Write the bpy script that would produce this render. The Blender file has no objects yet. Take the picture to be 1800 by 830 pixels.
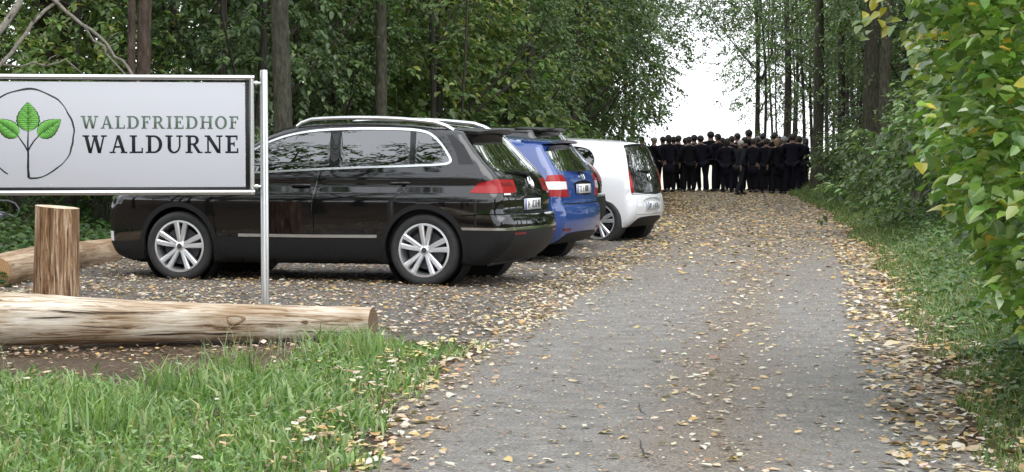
import bpy, bmesh, math, random
import numpy as np
from mathutils import Vector, Matrix
from mathutils.geometry import delaunay_2d_cdt

random.seed(7)
RNG = np.random.default_rng(11)
scene = bpy.context.scene
COL = scene.collection
R = math.radians
PI = math.pi

# ------------------------------------------------------------------ camera
CAM_H = 1.35
cam_data = bpy.data.cameras.new('camera')
cam_data.sensor_width = 36.0
cam_data.lens = 68.0
cam_data.clip_start = 0.1
cam_data.clip_end = 20000
cam = bpy.data.objects.new('camera', cam_data)
cam.location = (0, 0, CAM_H)
cam.rotation_euler = (R(90 - 2.53), 0, 0)
COL.objects.link(cam)
scene.camera = cam

# ------------------------------------------------------------------ sky, sun, exposure
SUN_EL, SUN_AZ = 58, 165          # azimuth clockwise from +Y: high behind the camera
world = bpy.data.worlds.new('World')
scene.world = world
world.use_nodes = True
wn, wl = world.node_tree.nodes, world.node_tree.links
wn.clear()
w_out = wn.new('ShaderNodeOutputWorld')
w_bg = wn.new('ShaderNodeBackground')
w_sky = wn.new('ShaderNodeTexSky')
w_sky.sky_type = 'NISHITA'
w_sky.sun_disc = False
w_sky.sun_elevation = R(SUN_EL)
w_sky.sun_rotation = R(SUN_AZ)
w_sky.air_density = 1.0
w_sky.dust_density = 1.0
w_sky.ozone_density = 1.0
w_hsv = wn.new('ShaderNodeHueSaturation')
w_hsv.inputs['Saturation'].default_value = 0.22      # cloud cover: nearly colourless sky
w_bg.inputs['Strength'].default_value = 0.15
wl.new(w_sky.outputs[0], w_hsv.inputs['Color'])
w_cloud = wn.new('ShaderNodeMixRGB')                 # an even layer of cloud over the sky
w_cloud.inputs['Fac'].default_value = 0.75
w_cloud.inputs['Color2'].default_value = (7.6, 7.9, 8.4, 1)
wl.new(w_hsv.outputs[0], w_cloud.inputs['Color1'])
wl.new(w_cloud.outputs[0], w_bg.inputs['Color'])
wl.new(w_bg.outputs[0], w_out.inputs['Surface'])

sun_data = bpy.data.lights.new('sun', 'SUN')
sun_data.energy = 1.0
sun_data.angle = R(60)
sun_data.color = (1.0, 0.97, 0.92)
sun = bpy.data.objects.new('sun', sun_data)
sdir = Vector((math.sin(R(SUN_AZ)) * math.cos(R(SUN_EL)), math.cos(R(SUN_AZ)) * math.cos(R(SUN_EL)), math.sin(R(SUN_EL))))
sun.rotation_euler = (-sdir).to_track_quat('-Z', 'Y').to_euler()
sun.location = sdir * 60
COL.objects.link(sun)

scene.view_settings.view_transform = 'Standard'
scene.view_settings.look = 'None'
scene.view_settings.exposure = 0.98
scene.view_settings.gamma = 1.0
try:
    scene.cycles.max_bounces = 8
    scene.cycles.transparent_max_bounces = 12
    scene.cycles.use_denoising = True
except Exception:
    pass

# ------------------------------------------------------------------ materials
def mat_new(name):
    m = bpy.data.materials.new(name)
    m.use_nodes = True
    nt = m.node_tree
    b = nt.nodes['Principled BSDF']
    return m, nt, b

def simple(name, col, rough=0.5, metal=0.0, coat=0.0, noise=0.0, nscale=40, bump=0.0, spec=0.5):
    m, nt, b = mat_new(name)
    b.inputs['Base Color'].default_value = (*col, 1)
    b.inputs['Roughness'].default_value = rough
    b.inputs['Metallic'].default_value = metal
    b.inputs['Specular IOR Level'].default_value = spec
    if coat:
        b.inputs['Coat Weight'].default_value = coat
        b.inputs['Coat Roughness'].default_value = 0.03
    if noise or bump:
        tc = nt.nodes.new('ShaderNodeTexCoord')
        n = nt.nodes.new('ShaderNodeTexNoise')
        n.inputs['Scale'].default_value = nscale
        n.inputs['Detail'].default_value = 5
        nt.links.new(tc.outputs['Object'], n.inputs['Vector'])
        if noise:
            r = nt.nodes.new('ShaderNodeValToRGB')
            r.color_ramp.elements[0].position = 0.3
            r.color_ramp.elements[1].position = 0.7
            r.color_ramp.elements[0].color = (*[c * (1 - noise) for c in col], 1)
            r.color_ramp.elements[1].color = (*[min(1, c * (1 + noise)) for c in col], 1)
            nt.links.new(n.outputs['Fac'], r.inputs['Fac'])
            nt.links.new(r.outputs['Color'], b.inputs['Base Color'])
        if bump:
            bp = nt.nodes.new('ShaderNodeBump')
            bp.inputs['Strength'].default_value = bump
            bp.inputs['Distance'].default_value = 0.01
            nt.links.new(n.outputs['Fac'], bp.inputs['Height'])
            nt.links.new(bp.outputs['Normal'], b.inputs['Normal'])
    return m

def leafy(name, rough=0.45, trans=0.3, spec=0.5):
    """Leaf material: each leaf carries its own pigment in the attribute «tint»."""
    m, nt, b = mat_new(name)
    a = nt.nodes.new('ShaderNodeAttribute'); a.attribute_name = 'tint'
    b.inputs['Roughness'].default_value = rough
    b.inputs['Specular IOR Level'].default_value = spec
    nt.links.new(a.outputs['Color'], b.inputs['Base Color'])
    t = nt.nodes.new('ShaderNodeBsdfTranslucent')
    g = nt.nodes.new('ShaderNodeMixRGB'); g.blend_type = 'MULTIPLY'; g.inputs['Fac'].default_value = 1
    g.inputs['Color2'].default_value = (1.3, 1.5, 0.6, 1)
    nt.links.new(a.outputs['Color'], g.inputs['Color1'])
    nt.links.new(g.outputs[0], t.inputs['Color'])
    mx = nt.nodes.new('ShaderNodeMixShader'); mx.inputs['Fac'].default_value = trans
    out = nt.nodes['Material Output']
    nt.links.new(b.outputs[0], mx.inputs[1]); nt.links.new(t.outputs[0], mx.inputs[2])
    nt.links.new(mx.outputs[0], out.inputs['Surface'])
    return m

def ramp_mat(name, scale, stops, rough=0.8, bump=0.3, bdist=0.02, vscale=(1, 1, 1), detail=8, nrough=0.6, fine=None):
    m, nt, b = mat_new(name)
    tc = nt.nodes.new('ShaderNodeTexCoord')
    mp = nt.nodes.new('ShaderNodeMapping'); mp.inputs['Scale'].default_value = vscale
    nt.links.new(tc.outputs['Object'], mp.inputs['Vector'])
    n = nt.nodes.new('ShaderNodeTexNoise')
    n.inputs['Scale'].default_value = scale; n.inputs['Detail'].default_value = detail; n.inputs['Roughness'].default_value = nrough
    nt.links.new(mp.outputs[0], n.inputs['Vector'])
    r = nt.nodes.new('ShaderNodeValToRGB')
    el = r.color_ramp.elements
    while len(el) < len(stops): el.new(0.5)
    for e, (p, c) in zip(el, stops): e.position = p; e.color = (*c, 1)
    nt.links.new(n.outputs['Fac'], r.inputs['Fac'])
    nt.links.new(r.outputs['Color'], b.inputs['Base Color'])
    b.inputs['Roughness'].default_value = rough
    b.inputs['Specular IOR Level'].default_value = 0.25
    bp = nt.nodes.new('ShaderNodeBump'); bp.inputs['Strength'].default_value = bump; bp.inputs['Distance'].default_value = bdist
    nt.links.new(n.outputs['Fac'], bp.inputs['Height']); nt.links.new(bp.outputs['Normal'], b.inputs['Normal'])
    return m

M = {}
M['leaf'] = leafy('leaf_green')
M['leaf_gloss'] = leafy('leaf_hazel', rough=0.28, trans=0.28, spec=0.7)
M['grass'] = leafy('grass_blade', rough=0.5, trans=0.3)
M['dead_leaf'] = leafy('fallen_leaf', rough=0.6, trans=0.05, spec=0.3)
M['bark'] = ramp_mat('bark', 7, [(0.34, (0.020, 0.019, 0.014)), (0.5, (0.055, 0.054, 0.036)), (0.66, (0.11, 0.105, 0.075))], bump=1.0, bdist=0.05, vscale=(3, 3, 0.9), detail=12, nrough=.75)
M['bark_brown'] = ramp_mat('bark_brown', 7, [(0.34, (0.026, 0.019, 0.014)), (0.5, (0.075, 0.054, 0.040)), (0.66, (0.13, 0.10, 0.078))], bump=1.0, bdist=0.05, vscale=(3, 3, 0.8), detail=12, nrough=.75)
M['bark_pale'] = ramp_mat('bark_pale', 14, [(0.3, (0.10, 0.09, 0.075)), (0.6, (0.21, 0.195, 0.16)), (0.8, (0.30, 0.28, 0.24))], bump=0.5, vscale=(2, 2, 1))
M['bark_dark'] = ramp_mat('bark_dark', 9, [(0.3, (0.022, 0.019, 0.016)), (0.6, (0.06, 0.052, 0.042)), (0.8, (0.10, 0.09, 0.07))], bump=0.8, bdist=0.03, vscale=(3, 3, 0.5))

# ------------------------------------------------------------------ object helpers
def link(o, parent=None):
    COL.objects.link(o)
    if parent is not None: o.parent = parent
    return o

def tag(o, label=None, cat=None, group=None, kind=None):
    if label: o['label'] = label
    if cat: o['category'] = cat
    if group: o['group'] = group
    if kind: o['kind'] = kind
    return o

def thing(name, label, cat, loc=(0, 0, 0), rotz=0, group=None):
    o = bpy.data.objects.new(name, None)
    o.empty_display_size = 0.2
    o.location = loc; o.rotation_euler = (0, 0, rotz)
    link(o)
    return tag(o, label, cat, group)

def np_mesh(name, V, F, mat, col=None, smooth=True, normals=None, mats=None, midx=None, uv=None):
    """V (n,3); F list of index arrays (k,3) or (k,4)."""
    V = np.asarray(V, dtype=np.float32)
    if not isinstance(F, list): F = [F]
    F = [np.asarray(f, dtype=np.int32) for f in F if len(f)]
    me = bpy.data.meshes.new(name)
    me.vertices.add(len(V)); me.vertices.foreach_set('co', V.ravel())
    loops = np.concatenate([f.ravel() for f in F])
    tot = np.concatenate([np.full(len(f), f.shape[1], np.int32) for f in F])
    start = np.concatenate([[0], np.cumsum(tot)[:-1]]).astype(np.int32)
    me.loops.add(len(loops)); me.loops.foreach_set('vertex_index', loops)
    me.polygons.add(len(tot)); me.polygons.foreach_set('loop_start', start)
    try: me.polygons.foreach_set('loop_total', tot)
    except Exception: pass
    if midx is not None: me.polygons.foreach_set('material_index', np.asarray(midx, np.int32))
    me.update(calc_edges=True)
    if smooth: me.polygons.foreach_set('use_smooth', np.ones(len(tot), bool))
    for m in (mats or [mat]): me.materials.append(m)
    if col is not None:
        a = me.attributes.new('tint', 'FLOAT_COLOR', 'POINT')
        c4 = np.ones((len(V), 4), np.float32); c4[:, :3] = col
        a.data.foreach_set('color', c4.ravel())
    if uv is not None:
        l = me.uv_layers.new(name='road_uv')
        l.data.foreach_set('uv', np.asarray(uv, np.float32)[loops].ravel())
    if normals is not None:
        me.normals_split_custom_set_from_vertices([tuple(n) for n in normals])
    return me

def obj(name, me, parent=None, loc=None, kind=None):
    o = bpy.data.objects.new(name, me)
    link(o, parent)
    if loc is not None: o.location = loc
    if kind: o['kind'] = kind
    return o

class MB:
    """Collects simple solids into one mesh."""
    def __init__(self): self.v = []; self.q = []; self.t = []; self.n = 0
    def add(self, V, Q=(), T=()):
        V = np.asarray(V, float).reshape(-1, 3)
        if len(Q): self.q.append(np.asarray(Q, int) + self.n)
        if len(T): self.t.append(np.asarray(T, int) + self.n)
        self.v.append(V); self.n += len(V)
    def box(self, c, s, rot=None, taper=1.0):
        h = np.array(s) / 2
        V = np.array([[x, y, z] for z in (-1, 1) for y in (-1, 1) for x in (-1, 1)], float)
        V[4:, :2] *= taper
        V *= h
        if rot is not None: V = V @ np.array(rot).T
        self.add(V + np.array(c), [[0, 2, 3, 1], [4, 5, 7, 6], [0, 1, 5, 4], [2, 6, 7, 3], [0, 4, 6, 2], [1, 3, 7, 5]])
    def rbox(self, c, s, r=0.02, rot=None, seg=3):
        """box with rounded edges: superellipsoid-like offset grid"""
        h = np.array(s, float) / 2; r = min(r, *(h * 0.98))
        g = np.concatenate([-1 + 0 * np.arange(1), ]) if False else None
        ang = np.linspace(0, PI / 2, seg + 1)
        # spherical grid blown out to the box
        th = np.concatenate([np.linspace(-PI / 2, 0, seg + 1), np.linspace(0, PI / 2, seg + 1)])
        sg = np.concatenate([-np.ones(seg + 1), np.ones(seg + 1)])
        ph = []; sx = []; sy = []
        for k, (a, b) in enumerate(((1, 1), (-1, 1), (-1, -1), (1, -1))):
            for t in np.linspace(0, PI / 2, seg + 1):
                ph.append(k * PI / 2 + t); sx.append(a); sy.append(b)
        ph = np.array(ph); sx = np.array(sx); sy = np.array(sy)
        V = []
        for t, z in zip(th, sg):
            V.append(np.stack([sx * (h[0] - r) + r * np.cos(t) * np.cos(ph), sy * (h[1] - r) + r * np.cos(t) * np.sin(ph),
                               np.full(len(ph), z * (h[2] - r) + r * math.sin(t))], 1))
        n = len(ph); V = np.concatenate(V)
        Q = []
        for i in range(len(th) - 1):
            for j in range(n):
                Q.append([i * n + j, i * n + (j + 1) % n, (i + 1) * n + (j + 1) % n, (i + 1) * n + j])
        T = []
        V = np.concatenate([V, [[0, 0, -h[2]], [0, 0, h[2]]]])
        for j in range(n):
            T.append([len(V) - 2, (j + 1) % n, j]); b = (len(th) - 1) * n
            T.append([len(V) - 1, b + j, b + (j + 1) % n])
        if rot is not None: V = V @ np.array(rot).T
        self.add(V + np.array(c), Q, T)
    def tube(self, P, rad, n=10, cap=True, wob=0, rng=None, squash=None):
        P = np.asarray(P, float); k = len(P)
        rad = np.full(k, rad, float) if np.isscalar(rad) else np.asarray(rad, float)
        T = np.gradient(P, axis=0); T /= np.linalg.norm(T, axis=1)[:, None] + 1e-9
        up = np.array([0, 0, 1.0]) if abs(T[0][2]) < 0.9 else np.array([1.0, 0, 0])
        rows = []
        a = np.linspace(0, 2 * PI, n, endpoint=False)
        A = np.cross(T[0], up); A /= np.linalg.norm(A)
        for i in range(k):
            A = A - T[i] * A.dot(T[i]); A /= np.linalg.norm(A) + 1e-9
            B = np.cross(T[i], A)
            rr = rad[i] * (1 + (wob * (rng.random(n) - .5) if wob else 0))
            rr = np.broadcast_to(rr, (n,))
            rows.append(P[i] + np.outer(np.cos(a) * rr, A) + np.outer(np.sin(a) * rr, B))
        V = np.concatenate(rows)
        Q = [[i * n + j, i * n + (j + 1) % n, (i + 1) * n + (j + 1) % n, (i + 1) * n + j] for i in range(k - 1) for j in range(n)]
        Tt = []
        if cap:
            V = np.concatenate([V, [P[0], P[-1]]])
            for j in range(n):
                Tt.append([len(V) - 2, (j + 1) % n, j]); b = (k - 1) * n
                Tt.append([len(V) - 1, b + j, b + (j + 1) % n])
        self.add(V, Q, Tt)
    def lathe(self, prof, n=32, axis='y', c=(0, 0, 0)):
        """prof: (radius, along) pairs; revolve about axis"""
        prof = np.asarray(prof, float); k = len(prof)
        a = np.linspace(0, 2 * PI, n, endpoint=False)
        V = []
        for r, h in prof:
            ca, sa = np.cos(a) * r, np.sin(a) * r
            hh = np.full(n, h)
            V.append(np.stack([ca, hh, sa], 1) if axis == 'y' else np.stack([ca, sa, hh], 1))
        V = np.concatenate(V) + np.array(c)
        Q = [[i * n + j, (i + 1) * n + j, (i + 1) * n + (j + 1) % n, i * n + (j + 1) % n] for i in range(k - 1) for j in range(n)]
        self.add(V, Q)
    def sphere(self, c, r, seg=10, rings=7):
        r = np.array(r if hasattr(r, '__len__') else (r, r, r), float)
        V = []
        for i in range(rings + 1):
            t = PI * i / rings
            for j in range(seg):
                p = 2 * PI * j / seg
                V.append([math.sin(t) * math.cos(p), math.sin(t) * math.sin(p), math.cos(t)])
        Q = [[i * seg + j, (i + 1) * seg + j, (i + 1) * seg + (j + 1) % seg, i * seg + (j + 1) % seg] for i in range(rings) for j in range(seg)]
        self.add(np.array(V) * r + np.array(c), Q)
    def prism(self, poly, h0, h1, axis='y'):
        """convex polygon in XZ (axis y) or XY (axis z) extruded"""
        poly = np.asarray(poly, float); n = len(poly)
        def put(h):
            if axis == 'y': return np.stack([poly[:, 0], np.full(n, h), poly[:, 1]], 1)
            return np.stack([poly[:, 0], poly[:, 1], np.full(n, h)], 1)
        V = np.concatenate([put(h0), put(h1), [put(h0).mean(0)], [put(h1).mean(0)]])
        Q = [[j, (j + 1) % n, n + (j + 1) % n, n + j] for j in range(n)]
        T = [[2 * n, (j + 1) % n, j] for j in range(n)] + [[2 * n + 1, n + j, n + (j + 1) % n] for j in range(n)]
        self.add(V, Q, T)
    def mesh(self, name, mat, smooth=True, sharp=35):
        me = np_mesh(name, np.concatenate(self.v), [np.concatenate(x) if len(x) else np.zeros((0, 3), int) for x in (self.q, self.t)], mat, smooth=smooth)
        if smooth and sharp:
            me.update()
            bm = bmesh.new(); bm.from_mesh(me)
            bmesh.ops.recalc_face_normals(bm, faces=bm.faces)
            for e in bm.edges:
                if len(e.link_faces) == 2 and e.calc_face_angle(0) > R(sharp): e.smooth = False
            bm.to_mesh(me); bm.free()
        return me
    def build(self, name, mat, parent=None, smooth=True, sharp=35, loc=None, kind=None):
        return obj(name, self.mesh(name, mat, smooth, sharp), parent, loc, kind)

def copy_tree(o, parent=None):
    c = o.copy(); COL.objects.link(c)
    if parent is not None: c.parent = parent
    for ch in list(o.children): copy_tree(ch, c)
    return c

# ------------------------------------------------------------------ terrain
R_EDGE = np.array([(0, 0.95), (8.58, 2.12), (12.24, 2.66), (16.7, 3.3), (21.3, 4.1), (27.8, 5.05), (43.7, 7.07), (57.4, 8.3), (70, 10.0), (90, 13)])
L_EDGE = np.array([(0, -1.2), (8.12, -0.67), (10.1, -0.62), (12.24, -0.38), (14.1, -0.1), (19.5, 0.7), (27.8, 2.0), (43.7, 4.0), (57.4, 4.9), (70, 6.2), (90, 9)])
def r_edge(y): return np.interp(y, R_EDGE[:, 0], R_EDGE[:, 1])
def l_edge(y): return np.interp(y, L_EDGE[:, 0], L_EDGE[:, 1])
def sstep(a, b, x):
    t = np.clip((x - a) / (b - a), 0, 1); return t * t * (3 - 2 * t)
def wav(x, y, s):
    return (np.sin(x * 1.7 * s + 1.3 * np.sin(y * .9 * s)) * np.cos(y * 1.3 * s + .7) + .5 * np.sin(x * 3.9 * s + y * 2.7 * s)) / 1.5

def ground_z(x, y):
    x = np.asarray(x, float); y = np.asarray(y, float)
    z = np.zeros(np.broadcast(x, y).shape)
    dr = x - r_edge(y)
    z = z + 0.22 * sstep(0.0, 2.0, dr) + 0.5 * sstep(2.0, 9, dr)          # verge rises to the right
    dl = l_edge(y) - x
    park = sstep(14.3, 16, y) * sstep(0.3, 1.6, dl)
    z = z + park * (0.028 + 0.03 * sstep(19, 28.6, y))
    fg = 1 - sstep(13.2, 14.2, y)                                          # grass mound in front of the log
    z = z + fg * 0.05 * sstep(0.05, 0.5, dl) * (1 - sstep(12.0, 13.2, y))
    z = z - 0.09 * np.exp(-((y - 12.9) / 0.55) ** 2) * sstep(0.9, 2.0, dl)
    bank = sstep(0, 4.5, -4.75 - 0.02 * (y - 18) - x) * sstep(20.5, 33, y) * (1 - .6 * sstep(40, 60, y))      # bank beyond the car fronts
    z = z + 1.25 * bank
    z = z + 0.012 * wav(x, y, 1.0) * np.where(dr > 0.1, 2, 1)
    z = z - 20.5 * sstep(66, 420, y) ** 1.0 - 0.25 * sstep(64, 72, y)      # the crest: land falls away
    return z
def gz(x, y): return float(ground_z(x, y))

def px_ground(px, py):
    Y = 3400 * CAM_H / (py - 265.0); return (px - 900) * Y / 3400, Y
# ------------------------------------------------------------------ ground, road, far field
def soil_mat():
    m, nt, b = mat_new('forest_soil')
    N, L = nt.nodes, nt.links
    tc = N.new('ShaderNodeTexCoord')
    def noise(sc, det=8, ro=0.65):
        n = N.new('ShaderNodeTexNoise'); n.inputs['Scale'].default_value = sc; n.inputs['Detail'].default_value = det; n.inputs['Roughness'].default_value = ro
        L.new(tc.outputs['Object'], n.inputs['Vector']); return n
    n1, n2 = noise(1.3, 5), noise(38, 10, 0.85)
    def ramp(n, st):
        r = N.new('ShaderNodeValToRGB'); el = r.color_ramp.elements
        while len(el) < len(st): el.new(.5)
        for e, (p, c) in zip(el, st): e.position = p; e.color = (*c, 1)
        L.new(n.outputs['Fac'], r.inputs['Fac']); return r
    r1 = ramp(n1, [(0.35, (0.085, 0.066, 0.050)), (0.65, (0.145, 0.115, 0.085))])
    r2 = ramp(n2, [(0.36, (0.25, 0.24, 0.23)), (0.5, (0.9, 0.85, 0.8)), (0.62, (2.0, 1.75, 1.5))])
    mx = N.new('ShaderNodeMixRGB'); mx.blend_type = 'MULTIPLY'; mx.inputs['Fac'].default_value = 1
    L.new(r1.outputs[0], mx.inputs[1]); L.new(r2.outputs[0], mx.inputs[2])
    L.new(mx.outputs[0], b.inputs['Base Color'])
    b.inputs['Roughness'].default_value = 0.95; b.inputs['Specular IOR Level'].default_value = 0.15
    bp = N.new('ShaderNodeBump'); bp.inputs['Strength'].default_value = 0.8; bp.inputs['Distance'].default_value = 0.03
    L.new(n2.outputs['Fac'], bp.inputs['Height']); L.new(bp.outputs[0], b.inputs['Normal'])
    return m

def road_mat():
    m, nt, b = mat_new('worn_asphalt')
    N, L = nt.nodes, nt.links
    tc = N.new('ShaderNodeTexCoord'); uv = N.new('ShaderNodeUVMap'); uv.uv_map = 'road_uv'
    sep = N.new('ShaderNodeSeparateXYZ'); L.new(uv.outputs[0], sep.inputs[0])
    def noise(sc, det=8, ro=0.6, vec=None):
        n = N.new('ShaderNodeTexNoise'); n.inputs['Scale'].default_value = sc; n.inputs['Detail'].default_value = det; n.inputs['Roughness'].default_value = ro
        L.new(vec or tc.outputs['Object'], n.inputs['Vector']); return n
    def math_(op, a, bb=None, clamp=False):
        x = N.new('ShaderNodeMath'); x.operation = op; x.use_clamp = clamp
        for i, v in enumerate((a, bb)):
            if v is None: continue
            if isinstance(v, (int, float)): x.inputs[i].default_value = v
            else: L.new(v, x.inputs[i])
        return x.outputs[0]
    big = noise(0.9, 6); mid = noise(5, 6); fine = noise(70, 4, 0.7); grit = noise(220, 2)
    # u: -1 left edge .. +1 right edge ; dirt on the middle strip and the edges
    u = math_('ADD', sep.outputs[0], math_('MULTIPLY', math_('SUBTRACT', big.outputs['Fac'], 0.5), 0.7))
    mid_strip = math_('SUBTRACT', 1, math_('DIVIDE', math_('ABSOLUTE', math_('SUBTRACT', u, 0.12)), 0.34), True)
    edge = math_('DIVIDE', math_('SUBTRACT', math_('ABSOLUTE', u), 0.72), 0.25, True)
    far = math_('DIVIDE', math_('SUBTRACT', sep.outputs[1], 16), 14, True)
    dirt = math_('MAXIMUM', math_('MAXIMUM', mid_strip, edge), math_('MULTIPLY', far, 0.8))
    dirt = math_('MULTIPLY', dirt, math_('MULTIPLY', math_('SUBTRACT', mid.outputs['Fac'], 0.10), 1.9), True)
    ra = N.new('ShaderNodeValToRGB')
    for e, (p, c) in zip(ra.color_ramp.elements, [(0.3, (0.145, 0.138, 0.126)), (0.7, (0.232, 0.221, 0.202))]): e.position = p; e.color = (*c, 1)
    L.new(mid.outputs['Fac'], ra.inputs['Fac'])
    rd = N.new('ShaderNodeValToRGB')
    for e, (p, c) in zip(rd.color_ramp.elements, [(0.3, (0.13, 0.102, 0.076)), (0.7, (0.22, 0.178, 0.135))]): e.position = p; e.color = (*c, 1)
    L.new(fine.outputs['Fac'], rd.inputs['Fac'])
    mx = N.new('ShaderNodeMixRGB'); L.new(dirt, mx.inputs['Fac']); L.new(ra.outputs[0], mx.inputs[1]); L.new(rd.outputs[0], mx.inputs[2])
    gr = N.new('ShaderNodeValToRGB')
    for e, (p, c) in zip(gr.color_ramp.elements, [(0.36, (0.42, 0.42, 0.42)), (0.64, (1.6, 1.6, 1.6))]): e.position = p; e.color = (*c, 1)
    L.new(fine.outputs['Fac'], gr.inputs['Fac'])
    mu = N.new('ShaderNodeMixRGB'); mu.blend_type = 'MULTIPLY'; mu.inputs['Fac'].default_value = 0.8
    L.new(mx.outputs[0], mu.inputs[1]); L.new(gr.outputs[0], mu.inputs[2])
    L.new(mu.outputs[0], b.inputs['Base Color'])
    b.inputs['Roughness'].default_value = 0.85; b.inputs['Specular IOR Level'].default_value = 0.3
    bp = N.new('ShaderNodeBump'); bp.inputs['Strength'].default_value = 0.7; bp.inputs['Distance'].default_value = 0.012
    ad = math_('ADD', fine.outputs['Fac'], math_('MULTIPLY', grit.outputs['Fac'], 0.5))
    L.new(ad, bp.inputs['Height']); L.new(bp.outputs[0], b.inputs['Normal'])
    return m
M['soil'] = soil_mat(); M['road'] = road_mat()

def grid_mesh(name, xs, ys, zf, mat, off=0.0):
    X, Y = np.meshgrid(xs, ys)
    Z = zf(X, Y) + off
    nx, ny = len(xs), len(ys)
    V = np.stack([X.ravel(), Y.ravel(), Z.ravel()], 1)
    i = np.arange((ny - 1) * (nx - 1)); r, c = i // (nx - 1), i % (nx - 1); a = r * nx + c
    F = np.stack([a, a + 1, a + nx + 1, a + nx], 1)
    return np_mesh(name, V, F, mat)
xs = np.unique(np.concatenate([np.array([-900, -500, -250, -120, -70, -45, -32, -24]), np.arange(-18, 18.01, 0.3), np.array([24, 32, 45, 70, 120, 250, 500, 900])]))
ys = np.unique(np.concatenate([np.array([-120, -60, -30, -15, -8, -3]), np.arange(0, 30, 0.2), np.arange(30, 80, 0.8), np.array([90, 105, 125, 150, 190, 240, 300, 360, 430, 520, 900])]))
obj('ground', grid_mesh('ground', xs, ys, ground_z, M['soil']), kind='structure')

M['field'] = ramp_mat('stubble_field', 0.02, [(0.3, (0.42, 0.40, 0.30)), (0.7, (0.55, 0.52, 0.42))], rough=1, bump=0)
obj('far_field', grid_mesh('far_field', np.linspace(-6000, 6000, 25), np.linspace(430, 9000, 20), lambda X, Y: -20.3 + 0 * X, M['field']), kind='structure')

ry = np.concatenate([np.arange(-12, 30, 0.25), np.arange(30, 75, 0.8)])
ru = np.linspace(-1, 1, 15)
RV, RUV = [], []
for y in ry:
    a, c = l_edge(y), r_edge(y)
    wob = 0.09 * math.sin(y * 1.9) + 0.06 * math.sin(y * 4.7 + 1)
    for u in ru:
        uu = u * (1 + (0.06 * wob if abs(u) == 1 else 0))
        x = (a + c) / 2 + uu * ((c - a) / 2 + (wob if u in (-1.0, 1.0) else 0) * 0.8)
        RV.append((x, y, gz(x, y) + 0.006)); RUV.append((u, y))
nr = len(ru)
RF = [[i * nr + j, i * nr + j + 1, (i + 1) * nr + j + 1, (i + 1) * nr + j] for i in range(len(ry) - 1) for j in range(nr - 1)]
ROAD = obj('road', np_mesh('road', RV, np.array(RF), M['road'], uv=RUV), kind='structure')

M['gravel'] = ramp_mat('parking_gravel', 55, [(0.36, (0.05, 0.045, 0.04)), (0.5, (0.135, 0.122, 0.11)), (0.64, (0.26, 0.245, 0.225))], rough=.95, bump=.8, bdist=.02, detail=10, nrough=.8)
PV, PF = [], []
py_ = np.arange(13.9, 40, .3); pu = np.linspace(0, 1, 24)
for y in py_:
    a, c = max(-5.15 - .02 * (y - 14), -5.6) if y < 24 else -4.9 + (y - 24) * .34, l_edge(y) + .25
    for u in pu:
        x = a + (c - a) * u; PV.append((x, y + (.18 * math.sin(x * 2.3) + .1 * math.sin(x * 5.1) if y == py_[0] else 0), gz(x, y) + .003))
PF = [[i * 24 + j, i * 24 + j + 1, (i + 1) * 24 + j + 1, (i + 1) * 24 + j] for i in range(len(py_) - 1) for j in range(23)]
obj('parking_ground', np_mesh('parking_ground', PV, np.array(PF), M['gravel']), kind='structure')

# ------------------------------------------------------------------ leaf and grass generators
def unit(a): return a / (np.linalg.norm(a, axis=-1, keepdims=True) + 1e-9)
def leaf_geo(P, D, Nn, Ln, Wd, fold=0.15, curl=0.15):
    P = np.asarray(P, float); n = len(P)
    D = unit(D); S = unit(np.cross(Nn, D)); U = np.cross(D, S)
    Ln = np.broadcast_to(Ln, (n,))[:, None]; Wd = np.broadcast_to(Wd, (n,))[:, None]
    f = np.broadcast_to(fold, (n,))[:, None] if not np.isscalar(fold) else fold
    c = np.broadcast_to(curl, (n,))[:, None] if not np.isscalar(curl) else curl
    v0 = P
    v1 = P + D * Ln * .30 + S * Wd * .48 + U * Wd * f
    v2 = P + D * Ln * .70 + S * Wd * .34 + U * (Wd * f * .6 - Ln * c * .3)
    v3 = P + D * Ln - U * Ln * c
    v4 = P + D * Ln * .70 - S * Wd * .34 + U * (Wd * f * .6 - Ln * c * .3)
    v5 = P + D * Ln * .30 - S * Wd * .48 + U * Wd * f
    V = np.stack([v0, v1, v2, v3, v4, v5], 1).reshape(-1, 3)
    b = np.arange(n)[:, None] * 6
    F = np.concatenate([b + np.array([0, 3, 2, 1]), b + np.array([0, 5, 4, 3])])
    return V, F
def leaf_mesh(name, P, D, Nn, Ln, Wd, colr, mat, fold=0.15, curl=0.15):
    V, F = leaf_geo(P, D, Nn, Ln, Wd, fold, curl)
    return np_mesh(name, V, F, mat, col=np.repeat(colr, 6, axis=0), smooth=False)

def jitter(cols, weights, n, rng, amt=0.25):
    cols = np.array(cols); k = rng.choice(len(cols), n, p=np.array(weights) / sum(weights))
    c = cols[k] * (1 + amt * (rng.random((n, 1)) * 2 - 1)); c *= 1 + 0.1 * (rng.random((n, 3)) * 2 - 1)
    return np.clip(c, 0.005, 0.9)

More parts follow.
